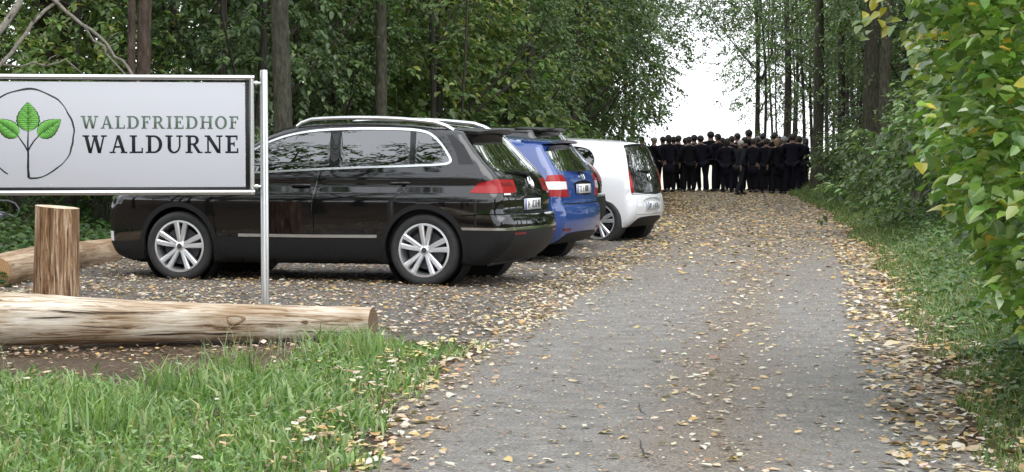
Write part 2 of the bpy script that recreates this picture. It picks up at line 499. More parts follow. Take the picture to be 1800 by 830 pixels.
def spray_arrays(C, T, n, twig, leafL, rng, flat=0.35):
    """K sprays: leaves set alternately along a drooping twig."""
    K = len(C); C = np.asarray(C, float); T = unit(np.asarray(T, float))
    up = np.array([0, 0, 1.0])
    S = unit(np.cross(T, up + 0.3 * rng.normal(size=(K, 3))))
    t = (np.arange(n) + .3) / n
    sg = np.where(np.arange(n) % 2 == 0, 1, -1)
    tw = np.broadcast_to(twig, (K,))[:, None, None]
    P = C[:, None] + T[:, None] * t[None, :, None] * tw
    P[..., 2] -= 0.25 * (t ** 2)[None] * np.broadcast_to(twig, (K,))[:, None]
    P += rng.normal(size=P.shape) * 0.02
    D = T[:, None] * 0.65 + S[:, None] * sg[None, :, None] * 0.8 + rng.normal(size=P.shape) * 0.25
    D[..., 2] -= 0.25
    Nn = up + rng.normal(size=P.shape) * flat
    L = leafL * (0.65 + 0.6 * rng.random(P.shape[:2])) * (1.1 - .4 * t)[None]
    return P.reshape(-1, 3), D.reshape(-1, 3), Nn.reshape(-1, 3), L.ravel()

def blades_mesh(name, P, H, W, lean, colr, mat, rng):
    n = len(P); a = rng.random(n) * 2 * PI; b = rng.random(n) * 2 * PI
    A = np.stack([np.cos(a), np.sin(a), 0 * a], 1); B = np.stack([np.cos(b), np.sin(b), 0 * b], 1)
    H = H[:, None]; W = W[:, None] / 2; ln = lean[:, None]
    up = np.array([0, 0, 1.0])
    v0 = P - A * W; v1 = P + A * W
    m = P + up * H * .55 + B * H * ln * .28
    v2 = m - A * W * .85; v3 = m + A * W * .85
    v4 = P + up * H * (1 - .35 * ln) + B * H * ln
    V = np.stack([v0, v1, v2, v3, v4], 1).reshape(-1, 3)
    k = np.arange(n)[:, None] * 5
    return np_mesh(name, V, [k + np.array([0, 1, 3, 2]), k + np.array([2, 3, 4])], mat, col=np.repeat(colr, 5, axis=0), smooth=False)
# ------------------------------------------------------------------ car materials
def paint(name, col, coat=1.0, rough=0.3, spec=0.5):
    m, nt, b = mat_new(name)
    b.inputs['Base Color'].default_value = (*col, 1)
    b.inputs['Roughness'].default_value = rough
    b.inputs['Specular IOR Level'].default_value = spec
    b.inputs['Coat Weight'].default_value = coat
    b.inputs['Coat Roughness'].default_value = 0.02
    b.inputs['Coat IOR'].default_value = 1.72
    tc = nt.nodes.new('ShaderNodeTexCoord'); n = nt.nodes.new('ShaderNodeTexNoise')
    n.inputs['Scale'].default_value = 6; n.inputs['Detail'].default_value = 6
    nt.links.new(tc.outputs['Object'], n.inputs['Vector'])
    mr = nt.nodes.new('ShaderNodeMapRange'); mr.inputs['To Min'].default_value = 0.005; mr.inputs['To Max'].default_value = 0.06
    nt.links.new(n.outputs['Fac'], mr.inputs['Value']); nt.links.new(mr.outputs[0], b.inputs['Coat Roughness'])  # road film
    return m
def glass_mat(name, tint, fres=1.5):
    m = bpy.data.materials.new(name); m.use_nodes = True
    nt = m.node_tree; nt.nodes.clear()
    o = nt.nodes.new('ShaderNodeOutputMaterial'); mx = nt.nodes.new('ShaderNodeMixShader')
    t = nt.nodes.new('ShaderNodeBsdfTransparent'); g = nt.nodes.new('ShaderNodeBsdfGlossy'); f = nt.nodes.new('ShaderNodeFresnel')
    t.inputs['Color'].default_value = (*tint, 1); g.inputs['Roughness'].default_value = 0.0
    ad = nt.nodes.new('ShaderNodeMath'); ad.operation = 'MULTIPLY_ADD'; ad.inputs[1].default_value = 5.0; ad.inputs[2].default_value = 0.02; ad.use_clamp = True
    f.inputs['IOR'].default_value = fres
    nt.links.new(f.outputs[0], ad.inputs[0]); nt.links.new(ad.outputs[0], mx.inputs[0])
    nt.links.new(t.outputs[0], mx.inputs[1]); nt.links.new(g.outputs[0], mx.inputs[2]); nt.links.new(mx.outputs[0], o.inputs['Surface'])
    return m
M['black_paint'] = paint('black_car_paint', (0.003, 0.003, 0.0035), spec=0.0)
M['black_paint_other'] = paint('black_car_paint_other', (0.006, 0.006, 0.007), spec=0.0)
M['blue_paint'] = paint('blue_car_paint', (0.004, 0.040, 0.20))
M['white_paint'] = paint('white_car_paint', (0.75, 0.76, 0.78))
M['glass'] = glass_mat('car_glass', (0.22, 0.25, 0.22))
M['glass_dark'] = glass_mat('privacy_glass', (0.10, 0.12, 0.10))
M['chrome'] = simple('chrome_trim', (0.82, 0.83, 0.85), 0.12, 1.0)
M['satin'] = simple('satin_metal', (0.72, 0.73, 0.74), 0.3, 1.0)
M['cladding'] = simple('black_plastic', (0.009, 0.009, 0.0095), 0.55, spec=0.25, noise=0.2, nscale=30)
M['seam'] = simple('shut_line', (0.003, 0.003, 0.003), 0.9)
M['rubber'] = simple('tyre_rubber', (0.018, 0.018, 0.018), 0.75, noise=0.3, nscale=25)
M['alloy'] = simple('alloy_wheel', (0.80, 0.81, 0.83), 0.3, 0.85)
M['alloy_dark'] = simple('alloy_wheel_dark', (0.05, 0.05, 0.055), 0.5, 0.3)  # dark metal of the brake discs and hub caps
M['lamp_red'] = simple('lamp_red', (0.27, 0.007, 0.009), 0.25, coat=.25, spec=.25)
M['lamp_bright'] = simple('lamp_red_inner', (0.75, 0.03, 0.025), 0.3, coat=.25, spec=.25)
M['lamp_smoke'] = simple('lamp_smoked', (0.05, 0.05, 0.055), 0.1, coat=1.0)
M['lamp_dark'] = simple('lamp_dark_red', (0.14, 0.005, 0.007), 0.3, coat=.25, spec=.25)
M['lamp_white'] = simple('lamp_clear', (0.75, 0.75, 0.76), 0.15, coat=1.0)
M['plate'] = simple('number_plate', (0.75, 0.76, 0.76), 0.4)
M['plate_ink'] = simple('number_plate_ink', (0.02, 0.02, 0.022), 0.5)
M['plate_eu'] = simple('number_plate_blue', (0.02, 0.06, 0.35), 0.4)
M['cabin'] = simple('cabin_trim', (0.012, 0.012, 0.013), 0.8)
M['seat_cloth'] = simple('seat_cloth', (0.022, 0.022, 0.024), 0.9)
M['gloss_black'] = simple('gloss_black', (0.004, 0.004, 0.0045), 0.12, coat=.6, spec=.2)
M['spoiler_black'] = simple('spoiler_black', (0.005, 0.005, 0.0055), 0.35, spec=.3)

def curve2(pts, step=0.035):
    """Catmull-Rom through (x, z[, 'c']) points; 'c' marks a hard corner."""
    segs, cur = [], [pts[0]]
    for p in pts[1:]:
        cur.append(p)
        if len(p) > 2: segs.append(cur); cur = [p]
    if len(cur) > 1: segs.append(cur)
    out = []
    for s in segs:
        P = np.array([q[:2] for q in s], float)
        if len(P) == 2: E = np.vstack([2 * P[0] - P[1], P, 2 * P[1] - P[0]])
        else: E = np.vstack([2 * P[0] - P[1], P, 2 * P[-1] - P[-2]])
        for i in range(1, len(E) - 2):
            p0, p1, p2, p3 = E[i - 1:i + 3]
            n = max(1, int(round(np.linalg.norm(p2 - p1) / step)))
            for k in range(n):
                t = k / n
                # centripetal-ish tangents limited by chord length
                d = np.linalg.norm(p2 - p1)
                m1 = (p2 - p0) / (np.linalg.norm(p2 - p1) + np.linalg.norm(p1 - p0) + 1e-9) * d
                m2 = (p3 - p1) / (np.linalg.norm(p3 - p2) + np.linalg.norm(p2 - p1) + 1e-9) * d
                out.append((2 * t**3 - 3 * t**2 + 1) * p1 + (t**3 - 2 * t**2 + t) * m1 + (-2 * t**3 + 3 * t**2) * p2 + (t**3 - t**2) * m2)
    out.append(np.array(pts[-1][:2], float))
    return np.array(out)
def closed(pts, step=0.03):
    pts = list(pts); return curve2(pts + [pts[0]], step)[:-1]
def in_poly(P, poly):
    x, y = P[:, 0], P[:, 1]; r = np.zeros(len(P), bool); n = len(poly)
    for i in range(n):
        x1, y1 = poly[i]; x2, y2 = poly[(i + 1) % n]
        if y1 == y2: continue
        c = ((y1 > y) != (y2 > y)) & (x < (x2 - x1) * (y - y1) / (y2 - y1) + x1)
        r ^= c
    return r
def inset(poly, d):
    P = np.asarray(poly, float); n = len(P)
    A = 0.5 * np.sum(P[:, 0] * np.roll(P[:, 1], -1) - np.roll(P[:, 0], -1) * P[:, 1])
    e = unit(np.roll(P, -1, 0) - P); nrm = np.stack([-e[:, 1], e[:, 0]], 1) * (1 if A > 0 else -1)
    b = unit(nrm + np.roll(nrm, 1, 0)); k = np.clip((b * nrm).sum(1), 0.5, 1)
    return P + b * (d / k)[:, None]
def circle(c, r, n=48, a0=0, a1=2 * PI):
    a = np.linspace(a0, a1, n, endpoint=False); return np.stack([c[0] + r * np.cos(a), c[1] + r * np.sin(a)], 1)
def seg_dist(P, A):
    """distance of P(N,2) to polyline A(M,2), and fractional index of the foot"""
    a, b = A[:-1], A[1:]; ab = b - a; L2 = (ab ** 2).sum(1) + 1e-12
    t = np.clip(((P[:, None] - a) * ab).sum(2) / L2, 0, 1)
    d = np.linalg.norm(P[:, None] - (a + t[..., None] * ab), axis=2)
    k = d.argmin(1); i = np.arange(len(P))
    return d[i, k], k + t[i, k]
def resample(poly, step):
    out = []; n = len(poly)
    for i in range(n):
        a, b = np.array(poly[i]), np.array(poly[(i + 1) % n]); k = max(1, int(np.linalg.norm(b - a) / step))
        for j in range(k): out.append(a + (b - a) * j / k)
    return np.array(out)
def cdt(outer, polys, step):
    V = [tuple(p) for p in outer]; n = len(V); E = [(i, (i + 1) % n) for i in range(n)]
    for pl in polys:
        b = len(V); V += [tuple(p) for p in pl]; E += [(b + i, b + (i + 1) % len(pl)) for i in range(len(pl))]
    lo, hi = np.min(outer, 0), np.max(outer, 0)
    gx, gy = np.meshgrid(np.arange(lo[0] + step / 2, hi[0], step), np.arange(lo[1] + step / 2, hi[1], step))
    G = np.stack([gx.ravel(), gy.ravel()], 1); G[:, 0] += np.where((np.round(G[:, 1] / step).astype(int) % 2) == 0, 0, step / 2)
    G = G[in_poly(G, np.array(outer))]
    if len(G):
        allb = np.concatenate([np.vstack([np.array(pl), np.array(pl)[:1]]) for pl in [outer] + list(polys)])
        d = np.full(len(G), 9.0)
        for pl in [outer] + list(polys):
            c = np.vstack([np.array(pl), np.array(pl)[:1]]); d = np.minimum(d, seg_dist(G, c)[0])
        V += [tuple(p) for p in G[d > step * .4]]
    r = delaunay_2d_cdt([Vector(p) for p in V], E, [], 0, 1e-5)
    return np.array([tuple(v) for v in r[0]]), np.array([f for f in r[2] if len(f) == 3])

def build_car(sp):
    L, hw = sp['L'], sp['hw']
    sil = curve2(sp['sil']); ns = len(sil)
    rad = np.interp(np.arange(ns), [seg_dist(np.array([p[:2]]), sil)[1][0] for p in sp['radii']], [p[2] for p in sp['radii']])
    zb = sil[0][1]
    bottom = np.stack([np.linspace(sil[-1][0], sil[0][0], 90)[1:-1], np.linspace(sil[-1][1], sil[0][1], 90)[1:-1]], 1)
    outer = np.vstack([sil, bottom])
    wz = curve2(sp['section'], 0.02); o = np.argsort(wz[:, 1]); wz = wz[o]
    xf, kf, xr, kr = sp['plan']
    def f(P):
        P = np.asarray(P, float)
        w = np.interp(P[:, 1], wz[:, 1], wz[:, 0])
        w = w * (1 - kf * np.clip((xf - P[:, 0]) / xf, 0, 1) ** 2.2 - kr * np.clip((P[:, 0] - xr) / (L - xr), 0, 1) ** 2)
        d, k = seg_dist(P, sil); r = np.interp(k, np.arange(ns), rad)
        d = d * in_poly(P, outer + 0)
        q = np.clip(r - d, 0, r)
        return w - (r - np.sqrt(np.maximum(r * r - q * q, 0)))
    ye = f(sil)
    # rear part of the silhouette
    ir = int(np.argmin(np.linalg.norm(sil - np.array(sp['rear_top']), axis=1)))
    rs = sil[ir:]; rs_z = rs[::-1, 1]; 
    for i in range(1, len(rs_z)):
        if rs_z[i] <= rs_z[i - 1]: rs_z[i] = rs_z[i - 1] + 1e-4
    rs_x, rs_y = rs[::-1, 0], ye[ir:][::-1]
    bow = sp['bow_rear']
    def rear_x(P):
        P = np.asarray(P, float); y = np.interp(P[:, 1], rs_z, rs_y)
        return np.interp(P[:, 1], rs_z, rs_x) + bow * (1 - np.clip(P[:, 0] / y, -1, 1) ** 2)
    root = thing(sp['name'], sp['label'], sp['cat'], group=sp.get('group'))
    pieces = {}
    def put(key, V, T, N, mat, skirt=0.0):
        pieces.setdefault(key, dict(V=[], T=[], N=[], n=0, mat=mat))
        p = pieces[key]
        if skirt:
            e = np.concatenate([T[:, [0, 1]], T[:, [1, 2]], T[:, [2, 0]]]); s = np.sort(e, 1)
            _, idx, cnt = np.unique(s, axis=0, return_index=True, return_counts=True)
            be = e[idx[cnt == 1]]; m = len(V)
            V = np.concatenate([V, V - N * skirt]); N = np.concatenate([N, N])
            T = np.concatenate([T, np.stack([be[:, 1], be[:, 0], be[:, 0] + m], 1), np.stack([be[:, 1], be[:, 0] + m, be[:, 1] + m], 1)])
        p['V'].append(V); p['T'].append(T + p['n']); p['N'].append(N); p['n'] += len(V)
    def regions_to_pieces(P2, T2, regs, to3, normal, side, default):
        c = P2[T2].mean(1); lab = np.full(len(T2), -1)
        for i, rg in enumerate(regs):
            m = (lab < 0) & in_poly(c, np.array(rg['poly'])); lab[m] = i
        P3, N3 = to3(P2), normal(P2)
        # orientation
        def ori(T, V, N):
            fn = np.cross(V[T[:, 1]] - V[T[:, 0]], V[T[:, 2]] - V[T[:, 0]])
            flip = (fn * N[T[:, 0]]).sum(1) < 0
            T = T.copy(); T[flip] = T[flip][:, [0, 2, 1]]; return T
        for i in range(-1, len(regs)):
            t = T2[lab == i]
            if not len(t): continue
            rg = regs[i] if i >= 0 else default
            if rg.get('skip'): continue
            u, inv = np.unique(t, return_inverse=True); t = inv.reshape(-1, 3)
            N = N3[u]; V = P3[u] + N * rg.get('off', 0.0)
            t = ori(t, V, N)
            put((rg['name'], rg.get('id', '') + ('' if rg.get('one') else side), rg.get('parent')), V, t, N, rg['mat'], rg.get('skirt', 0.0))
    # ---- sides
    A = sp['axles']; Ra = sp['arch_r']
    side_regs = [dict(name='well', poly=circle((ax, sp['wheel_r']), Ra), mat=M['cladding'], skip=True) for ax in A]
    side_regs += sp['side']
    polys = [resample(r['poly'], 0.05) if len(r['poly']) < 20 else r['poly'] for r in side_regs]
    for r, p in zip(side_regs, polys): r['poly'] = p
    P2, T2 = cdt(outer, polys, 0.05)
    c = P2[T2].mean(1); T2 = T2[in_poly(c, outer)]
    e = 0.004
    def side_n(P):
        fx = (f(P + [e, 0]) - f(P - [e, 0])) / (2 * e); fz = (f(P + [0, e]) - f(P - [0, e])) / (2 * e)
        return unit(np.stack([-fx, -np.ones(len(P)), -fz], 1))
    body_def = dict(name='body', id='', one=True, mat=sp['paint'])
    NL = side_n(P2); FL = f(P2)
    for side, s in (('L', 1), ('R', -1)):
        regions_to_pieces(P2, T2, side_regs, lambda P, s=s: np.stack([P[:, 0], -s * FL, P[:, 1]], 1),
                          lambda P, s=s: NL * np.array([1, s, 1]), side, body_def)
    # ---- rear
    ro = np.vstack([np.stack([rs_y, rs_z], 1), np.stack([-rs_y, rs_z], 1)[::-1]])
    rregs = []
    for r in sp['rear']:
        pl = resample(r['poly'], 0.05) if len(r['poly']) < 20 else np.array(r['poly'])
        if r.get('mirror'):
            rregs.append(dict(r, poly=pl, id=r.get('id', '') + 'R')); rregs.append(dict(r, poly=pl * [-1, 1], id=r.get('id', '') + 'L'))
        else: rregs.append(dict(r, poly=pl))
    P2, T2 = cdt(ro, [r['poly'] for r in rregs], 0.05)
    c = P2[T2].mean(1); T2 = T2[in_poly(c, ro)]
    def rear_n(P):
        xy = (rear_x(P + [e, 0]) - rear_x(P - [e, 0])) / (2 * e); xz = (rear_x(P + [0, e]) - rear_x(P - [0, e])) / (2 * e)
        return unit(np.stack([np.ones(len(P)), -xy, -xz], 1))
    regions_to_pieces(P2, T2, rregs, lambda P: np.stack([rear_x(P), P[:, 0], P[:, 1]], 1), rear_n, '', body_def)
    # ---- front, bonnet, windscreen, roof: swept grid
    nv = 17; v = np.linspace(-1, 1, nv)
    tg = np.gradient(sil, axis=0); nn = unit(np.stack([-tg[:, 1], tg[:, 0]], 1))
    bw = np.interp(sil[:, 0], sp['bow_top'][0], sp['bow_top'][1])
    k = ir + 1
    G = np.zeros((k, nv, 3))
    for j in range(nv):
        G[:, j, 0] = sil[:k, 0] + nn[:k, 0] * bw[:k] * (1 - v[j] ** 2)
        G[:, j, 2] = sil[:k, 1] + nn[:k, 1] * bw[:k] * (1 - v[j] ** 2)
        G[:, j, 1] = v[j] * ye[:k]
    du = np.gradient(G, axis=0); dv = np.gradient(G, axis=1); GN = unit(np.cross(dv, du)).reshape(-1, 3)
    if GN[(k // 2) * nv + nv // 2, 2] < 0: GN = -GN
    GV = G.reshape(-1, 3)
    ws0, ws1 = sp['screen']
    lists = {}
    for i in range(k - 1):
        for j in range(nv - 1):
            xm = (sil[i, 0] + sil[i + 1, 0]) / 2; zm = (sil[i, 1] + sil[i + 1, 1]) / 2
            key = ('windscreen', '', None) if (ws0 < xm < ws1 and 0 < j < nv - 2) else ('grille', '', None) if (xm < 0.14 and 0.42 < zm < sp.get('grille_top', 0.72)) else ('body', '', None)
            a = i * nv + j
            lists.setdefault(key, []).extend([[a, a + 1, a + nv + 1], [a, a + nv + 1, a + nv]])
    for key, t in lists.items():
        t = np.array(t); u, inv = np.unique(t, return_inverse=True); t = inv.reshape(-1, 3); V, N = GV[u], GN[u]
        fn = np.cross(V[t[:, 1]] - V[t[:, 0]], V[t[:, 2]] - V[t[:, 0]]); fl = (fn * N[t[:, 0]]).sum(1) < 0
        t[fl] = t[fl][:, [0, 2, 1]]
        put(key, V, t, N, {'body': sp['paint'], 'windscreen': M['glass'], 'grille': M['cladding']}[key[0]])
    made = {}
    for key in sorted(pieces, key=lambda q: q[2] is not None):
        p = pieces[key]
        me = np_mesh(key[0], np.concatenate(p['V']), np.concatenate(p['T']), p['mat'], normals=np.concatenate(p['N']))
        par = root
        if key[2]:
            for kk in made:
                if kk[0] == key[2][0] and kk[1] in (key[2][1], key[2][1] + key[1][-1:]): par = made[kk]
        made[key] = obj(key[0], me, par, kind='stuff' if key[0] == 'shut_line' else None)
    fl1 = lambda x, z: float(f(np.array([[x, z]]))[0])
    rx1 = lambda y, z: float(rear_x(np.array([[y, z]]))[0])
    # ---- underside, wheel wells, cabin
    mb = MB(); mb.box((L / 2, 0, 0.29), (L - 0.5, 2 * hw - 0.36, 0.14)); mb.box((L - 0.62, 0.1, 0.24), (0.4, 0.9, 0.12))
    for ax in A:
        for s in (1, -1):
            mb.lathe([(Ra + 0.012, -s * (hw - 0.08)), (Ra + 0.012, -s * (hw - 0.36)), (0.02, -s * (hw - 0.37))], 40, 'y', (ax, 0, sp['wheel_r']))
    mb.build('underbody', M['cladding'], root)
    mb = MB(); x0, x1 = sp['cabin']
    mb.box(((x0 + x1) / 2, 0, 0.60), (x1 - x0, 2 * hw - 0.34, 0.5)); mb.box((x0 + 0.15, 0, 0.93), (0.35, 2 * hw - 0.4, 0.16))
    mb.build('cabin_floor', M['cabin'], root)
    for sx in sp['seats']:
        for s in (1, -1):
            mb = MB(); yy = s * hw * 0.42
            mb.rbox((sx, yy, 0.98), (0.16, 0.46, 0.52), 0.07, rot=Matrix.Rotation(0.2, 3, 'Y')); mb.rbox((sx + 0.10, yy, 1.33), (0.09, 0.25, 0.17), 0.04)
            mb.build('seat', M['seat_cloth'], root)
    # ---- wheels
    for ax in A:
        for s in (1, -1):
            make_wheel(sp, root, ax, s)
    # ---- number plate, emblem, handles, mirrors
    py, pz = sp['plate']
    plate = MB(); cx = rx1(py, pz) + sp.get('plate_off', 0.012)
    tilt = sp.get('plate_tilt', 0.0); rot = Matrix.Rotation(-tilt, 3, 'Y')
    plate.box((cx, py, pz), (0.012, 0.52, 0.11), rot=rot)
    po = plate.build('number_plate', M['plate'], root, smooth=False)
    ink = MB(); rr = random.Random(sp['seed'])
    def px3(y, z): w = Vector((0.0075, y, z)); w.rotate(rot); return (cx + w.x, py + w.y, pz + w.z)
    for gy in sp['glyphs']:
        for _ in range(3):
            if rr.random() < .55: ink.box(px3(gy + rr.choice((-.016, 0, .016)), 0), (0.002, 0.010, 0.072), rot=rot)
            else: ink.box(px3(gy, rr.choice((-.03, 0, .03))), (0.0024, 0.036, 0.010), rot=rot)
    ink.build('plate_lettering', M['plate_ink'], po, smooth=False, kind='stuff')
    eu = MB(); eu.box(px3(-0.238, 0), (0.002, 0.04, 0.106), rot=rot); eu.build('plate_band', M['plate_eu'], po, smooth=False)
    ez, er = sp['emblem']; ex = rx1(0, ez)
    tl = math.atan2(rx1(0, ez - 0.04) - rx1(0, ez + 0.04), 0.08)
    em = MB()
    def e3(y, z): return (ex + 0.012 - z * math.sin(tl), y, ez + z * math.cos(tl))
    em.tube([e3(er * math.cos(a), er * math.sin(a)) for a in np.linspace(0, 2 * PI, 25)], 0.0085, 6, cap=False)
    for pl in sp['emblem_lines']:
        em.tube([e3(er * a, er * b) for a, b in pl], 0.006, 5)
    em.build('emblem', M['chrome'], root)
    for (hx, hz) in sp['handles']:
        for s in (1, -1):
            y = -s * (fl1(hx, hz) + 0.022); mb = MB()
            mb.tube([(hx - .10, y + s * .02, hz), (hx - .085, y, hz + .003), (hx, y - s * .004, hz + .006), (hx + .085, y, hz + .006), (hx + .10, y + s * .02, hz + .004)], [.012, .015, .016, .015, .012], 8)
            mb.build('door_handle', sp['paint'], root)
    mx, mz = sp['mirror']
    for s in (1, -1):
        y = -s * (fl1(mx, mz) + 0.10); mb = MB(); mb.rbox((mx, y, mz + .04), (0.12, 0.20, 0.14), 0.05)
        mb.box((mx, y + s * 0.10, mz), (0.05, 0.10, 0.04)); mb.build('mirror', sp['paint'], root)
    # ---- spoiler: a tapering wing across the top of the rear window
    if 'spoiler' in sp:
        s0, s1, sw0, sw1, sz0, sz1, th = sp['spoiler']; mb = MB(); n = 13
        V = []; yy = np.linspace(-1, 1, n)
        for t in (0, 1):
            for q in yy:
                w = sw0 + (sw1 - sw0) * t; x = s0 + (s1 - s0) * t + 0.06 * t * (1 - q * q); z = sz0 + (sz1 - sz0) * t + 0.025 * (1 - q ** 2)
                edge = 1 - 0.5 * abs(q) ** 6
                V.append((x, q * w, z)); V.append((x - (0.03 if t else 0), q * w, z - (th * edge if t else 0.07)))
        Q = []
        for j in range(n - 1):
            a, b = 2 * j, 2 * n + 2 * j
            Q += [[a, a + 2, b + 2, b], [a + 1, b + 1, b + 3, a + 3], [b, b + 2, b + 3, b + 1], [a, a + 1, a + 3, a + 2]]
        Q += [[0, 2 * n, 2 * n + 1, 1], [2 * n - 2, 2 * n - 1, 4 * n - 1, 4 * n - 2]]
        mb.add(V, Q); mb.build('spoiler', sp.get('spoiler_mat', sp['paint']), root, sharp=40)
    wx = sp.get('wiper')
    if wx:
        (y0, z0), (y1, z1) = wx; mb = MB()
        mb.tube([(rx1(y0, z0) + .03, y0, z0), (rx1((y0 + y1) / 2, (z0 + z1) / 2) + .03, (y0 + y1) / 2, (z0 + z1) / 2), (rx1(y1, z1) + .02, y1, z1)], [.016, .010, .006], 6)
        mb.rbox((rx1(y0, z0) + .015, y0, z0), (.05, .09, .05), .02); mb.build('wiper', M['cladding'], root)
    if 'rails' in sp:
        ra0, ra1, ry, rz = sp['rails']
        top = lambda x: float(np.interp(x, sil[:ir + 1, 0], sil[:ir + 1, 1]))
        for s in (1, -1):
            X = np.concatenate([[ra0, ra0 + .05], np.linspace(ra0 + .16, ra1 - .2, 14), [ra1 - .08, ra1]])
            Z = [top(X[0]) + 0.0] + [top(x) + rz * min(1, (x - ra0) / .16 + .25, (ra1 - x) / .2 + .15) for x in X[1:-1]] + [top(X[-1]) - .005]
            mb = MB(); mb.tube([(x, s * (ry - .02 * (x > 3.2) * (x - 3.2)), z) for x, z in zip(X, Z)], 0.021, 8); mb.build('roof_rail', M['satin'], root)
    return root, fl1, rx1

def make_wheel(sp, root, ax, s):
    r, w = sp['wheel_r'], sp['tyre_w']; rr = sp['rim_r']
    hubz = r; yo = sp['hw'] - 0.035          # outer face of the tyre
    e = bpy.data.objects.new('wheel', None); link(e, root); e.location = (ax, -s * (yo - w / 2), hubz)
    if ax == sp['axles'][0] and sp.get('steer'): e.rotation_euler = (0, 0, sp['steer'])
    k = ('wheel', sp['name'], s)
    h = w / 2
    if k not in WHEEL_CACHE:
        t = MB()
        prof = [(rr - .01, h * .80), (rr + .012, h * .92), (rr + .05, h * 1.0), (r - .03, h * .97), (r - .008, h * .86), (r, h * .6)]
        prof = prof + [(a, -b) for a, b in prof[::-1]]
        t.lathe([(a, -s * b) for a, b in prof], 48)
        # tread grooves
        tm = t.mesh('tyre', M['rubber'], sharp=50)
        m = MB()
        m.lathe([(rr, -s * h * .86), (rr + .004, -s * h * .93), (rr - .016, -s * h * .95), (rr - .022, -s * h * .80), (rr - .03, -s * h * .1), (rr - .03, s * h * .9)], 48)
        # twin spokes
        n = sp['spokes']; sw = sp['spoke_w']
        for i in range(n):
            a0 = 2 * PI * i / n + sp.get('spoke_rot', 0.3)
            for q in (-1, 1):
                a1 = a0 + q * sp['spoke_spread']; a2 = a0 + q * sp['spoke_spread'] * .55
                p0 = np.array([.045 * math.cos(a0 + q * .25), .045 * math.sin(a0 + q * .25)]); p1 = np.array([(rr - .012) * math.cos(a1), (rr - .012) * math.sin(a1)])
                d = unit(p1 - p0); nn_ = np.array([-d[1], d[0]])
                V = []
                for P, ww, yy in ((p0, sw * .75, h * .72), ((p0 + p1) / 2, sw * .95, h * .84), (p1, sw * 1.1, h * .90)):
                    for sd, dy in ((-1, 0), (-.55, .012), (.55, .012), (1, 0)):
                        V.append((P[0] + nn_[0] * sd * ww / 2, -s * (yy + dy), P[1] + nn_[1] * sd * ww / 2))
                    V.append((P[0] + nn_[0] * ww / 2, -s * (yy - .035), P[1] + nn_[1] * ww / 2)); V.append((P[0] - nn_[0] * ww / 2, -s * (yy - .035), P[1] - nn_[1] * ww / 2))
                Q = [[6 * a + b, 6 * a + (b + 1) % 6, 6 * a + 6 + (b + 1) % 6, 6 * a + 6 + b] for a in (0, 1) for b in range(6)]
                m.add(V, Q)
        m.lathe([(0.001, -s * h * .90), (.028, -s * h * .89), (.036, -s * h * .84), (.06, -s * h * .78), (.066, -s * h * .55)], 24)
        rm = m.mesh('rim', sp['rim_mat'])
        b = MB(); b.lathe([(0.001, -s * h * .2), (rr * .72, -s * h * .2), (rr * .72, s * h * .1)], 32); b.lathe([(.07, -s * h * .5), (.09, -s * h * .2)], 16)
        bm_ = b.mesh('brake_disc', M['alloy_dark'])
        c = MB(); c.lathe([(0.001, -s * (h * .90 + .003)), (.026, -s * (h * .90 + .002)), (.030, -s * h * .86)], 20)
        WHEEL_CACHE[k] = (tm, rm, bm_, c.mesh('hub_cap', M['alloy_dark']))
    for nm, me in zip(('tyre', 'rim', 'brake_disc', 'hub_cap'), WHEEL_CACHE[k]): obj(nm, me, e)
WHEEL_CACHE = {}
VW = [[(-.55, .80), (-.02, -.05)], [(.55, .80), (.02, -.05)], [(-.93, .35), (-.45, -.85)], [(-.45, -.85), (0, .12)], [(0, .12), (.45, -.85)], [(.45, -.85), (.93, .35)]]
WING = [[(-.6, -.3), (.2, .6)], [(.2, .6), (.75, .1)], [(-.6, -.3), (.3, -.4)], [(-.2, .1), (.5, -.1)]]

def rect(a, b, c, d): return [(a, b), (c, b), (c, d), (a, d)]

# ------------------------------------------------------------------ the large black car
win_out = closed([(1.24, 1.085), (1.55, 1.265), (1.87, 1.435), (2.2, 1.525), (2.69, 1.56), (3.3, 1.555), (3.56, 1.52), (3.70, 1.43), (3.83, 1.28), (3.85, 1.225), (3.80, 1.195), (3.5, 1.178), (2.7, 1.15), (1.87, 1.11), (1.45, 1.09)], 0.03)
win_in = inset(win_out, 0.021)
def clip_x(poly, x0, x1, slope=0.0):
    """cut a closed polygon to slanted bounds x0..x1 (x grows with z by slope)"""
    def cut(P, x, sgn):
        out = []
        for i in range(len(P)):
            a, b = P[i], P[(i + 1) % len(P)]
            da, db = sgn * (a[0] - slope * (a[1] - 1.3) - x), sgn * (b[0] - slope * (b[1] - 1.3) - x)
            if da >= 0: out.append(a)
            if (da >= 0) != (db >= 0): t = da / (da - db); out.append(a + (b - a) * t)
        return np.array(out)
    P = np.asarray(poly, float)
    if x0 is not None: P = cut(P, x0, 1)
    if x1 is not None: P = cut(P, x1, -1)
    return P
door_f = [(1.36, 0.40), (1.30, 0.80), (1.28, 1.07), (1.58, 1.30), (1.87, 1.46), (2.2, 1.555), (2.50, 1.58), (2.46, 1.15), (2.41, 0.8), (2.40, 0.40)]
door_r = [(2.42, 0.40), (2.43, 0.8), (2.48, 1.15), (2.52, 1.58), (3.3, 1.578), (3.55, 1.545), (3.52, 1.16), (3.40, 0.98), (3.22, 0.80), (3.08, 0.60), (3.05, 0.40)]
def door_regs(polys, mat, extra=0.006):
    out = []
    for i, p in enumerate(polys):
        p = resample(p, 0.05)
        out.append(dict(name='door', id='d%d' % i, poly=inset(p, extra), mat=mat, off=0.0, skirt=0.015))
        out.append(dict(name='shut_line', id='', one=True, poly=p, mat=M['seam'], off=-0.014))
    return out
def strip(pts, h):
    P = np.array(pts, float); return np.vstack([P + [0, h / 2], (P - [0, h / 2])[::-1]])
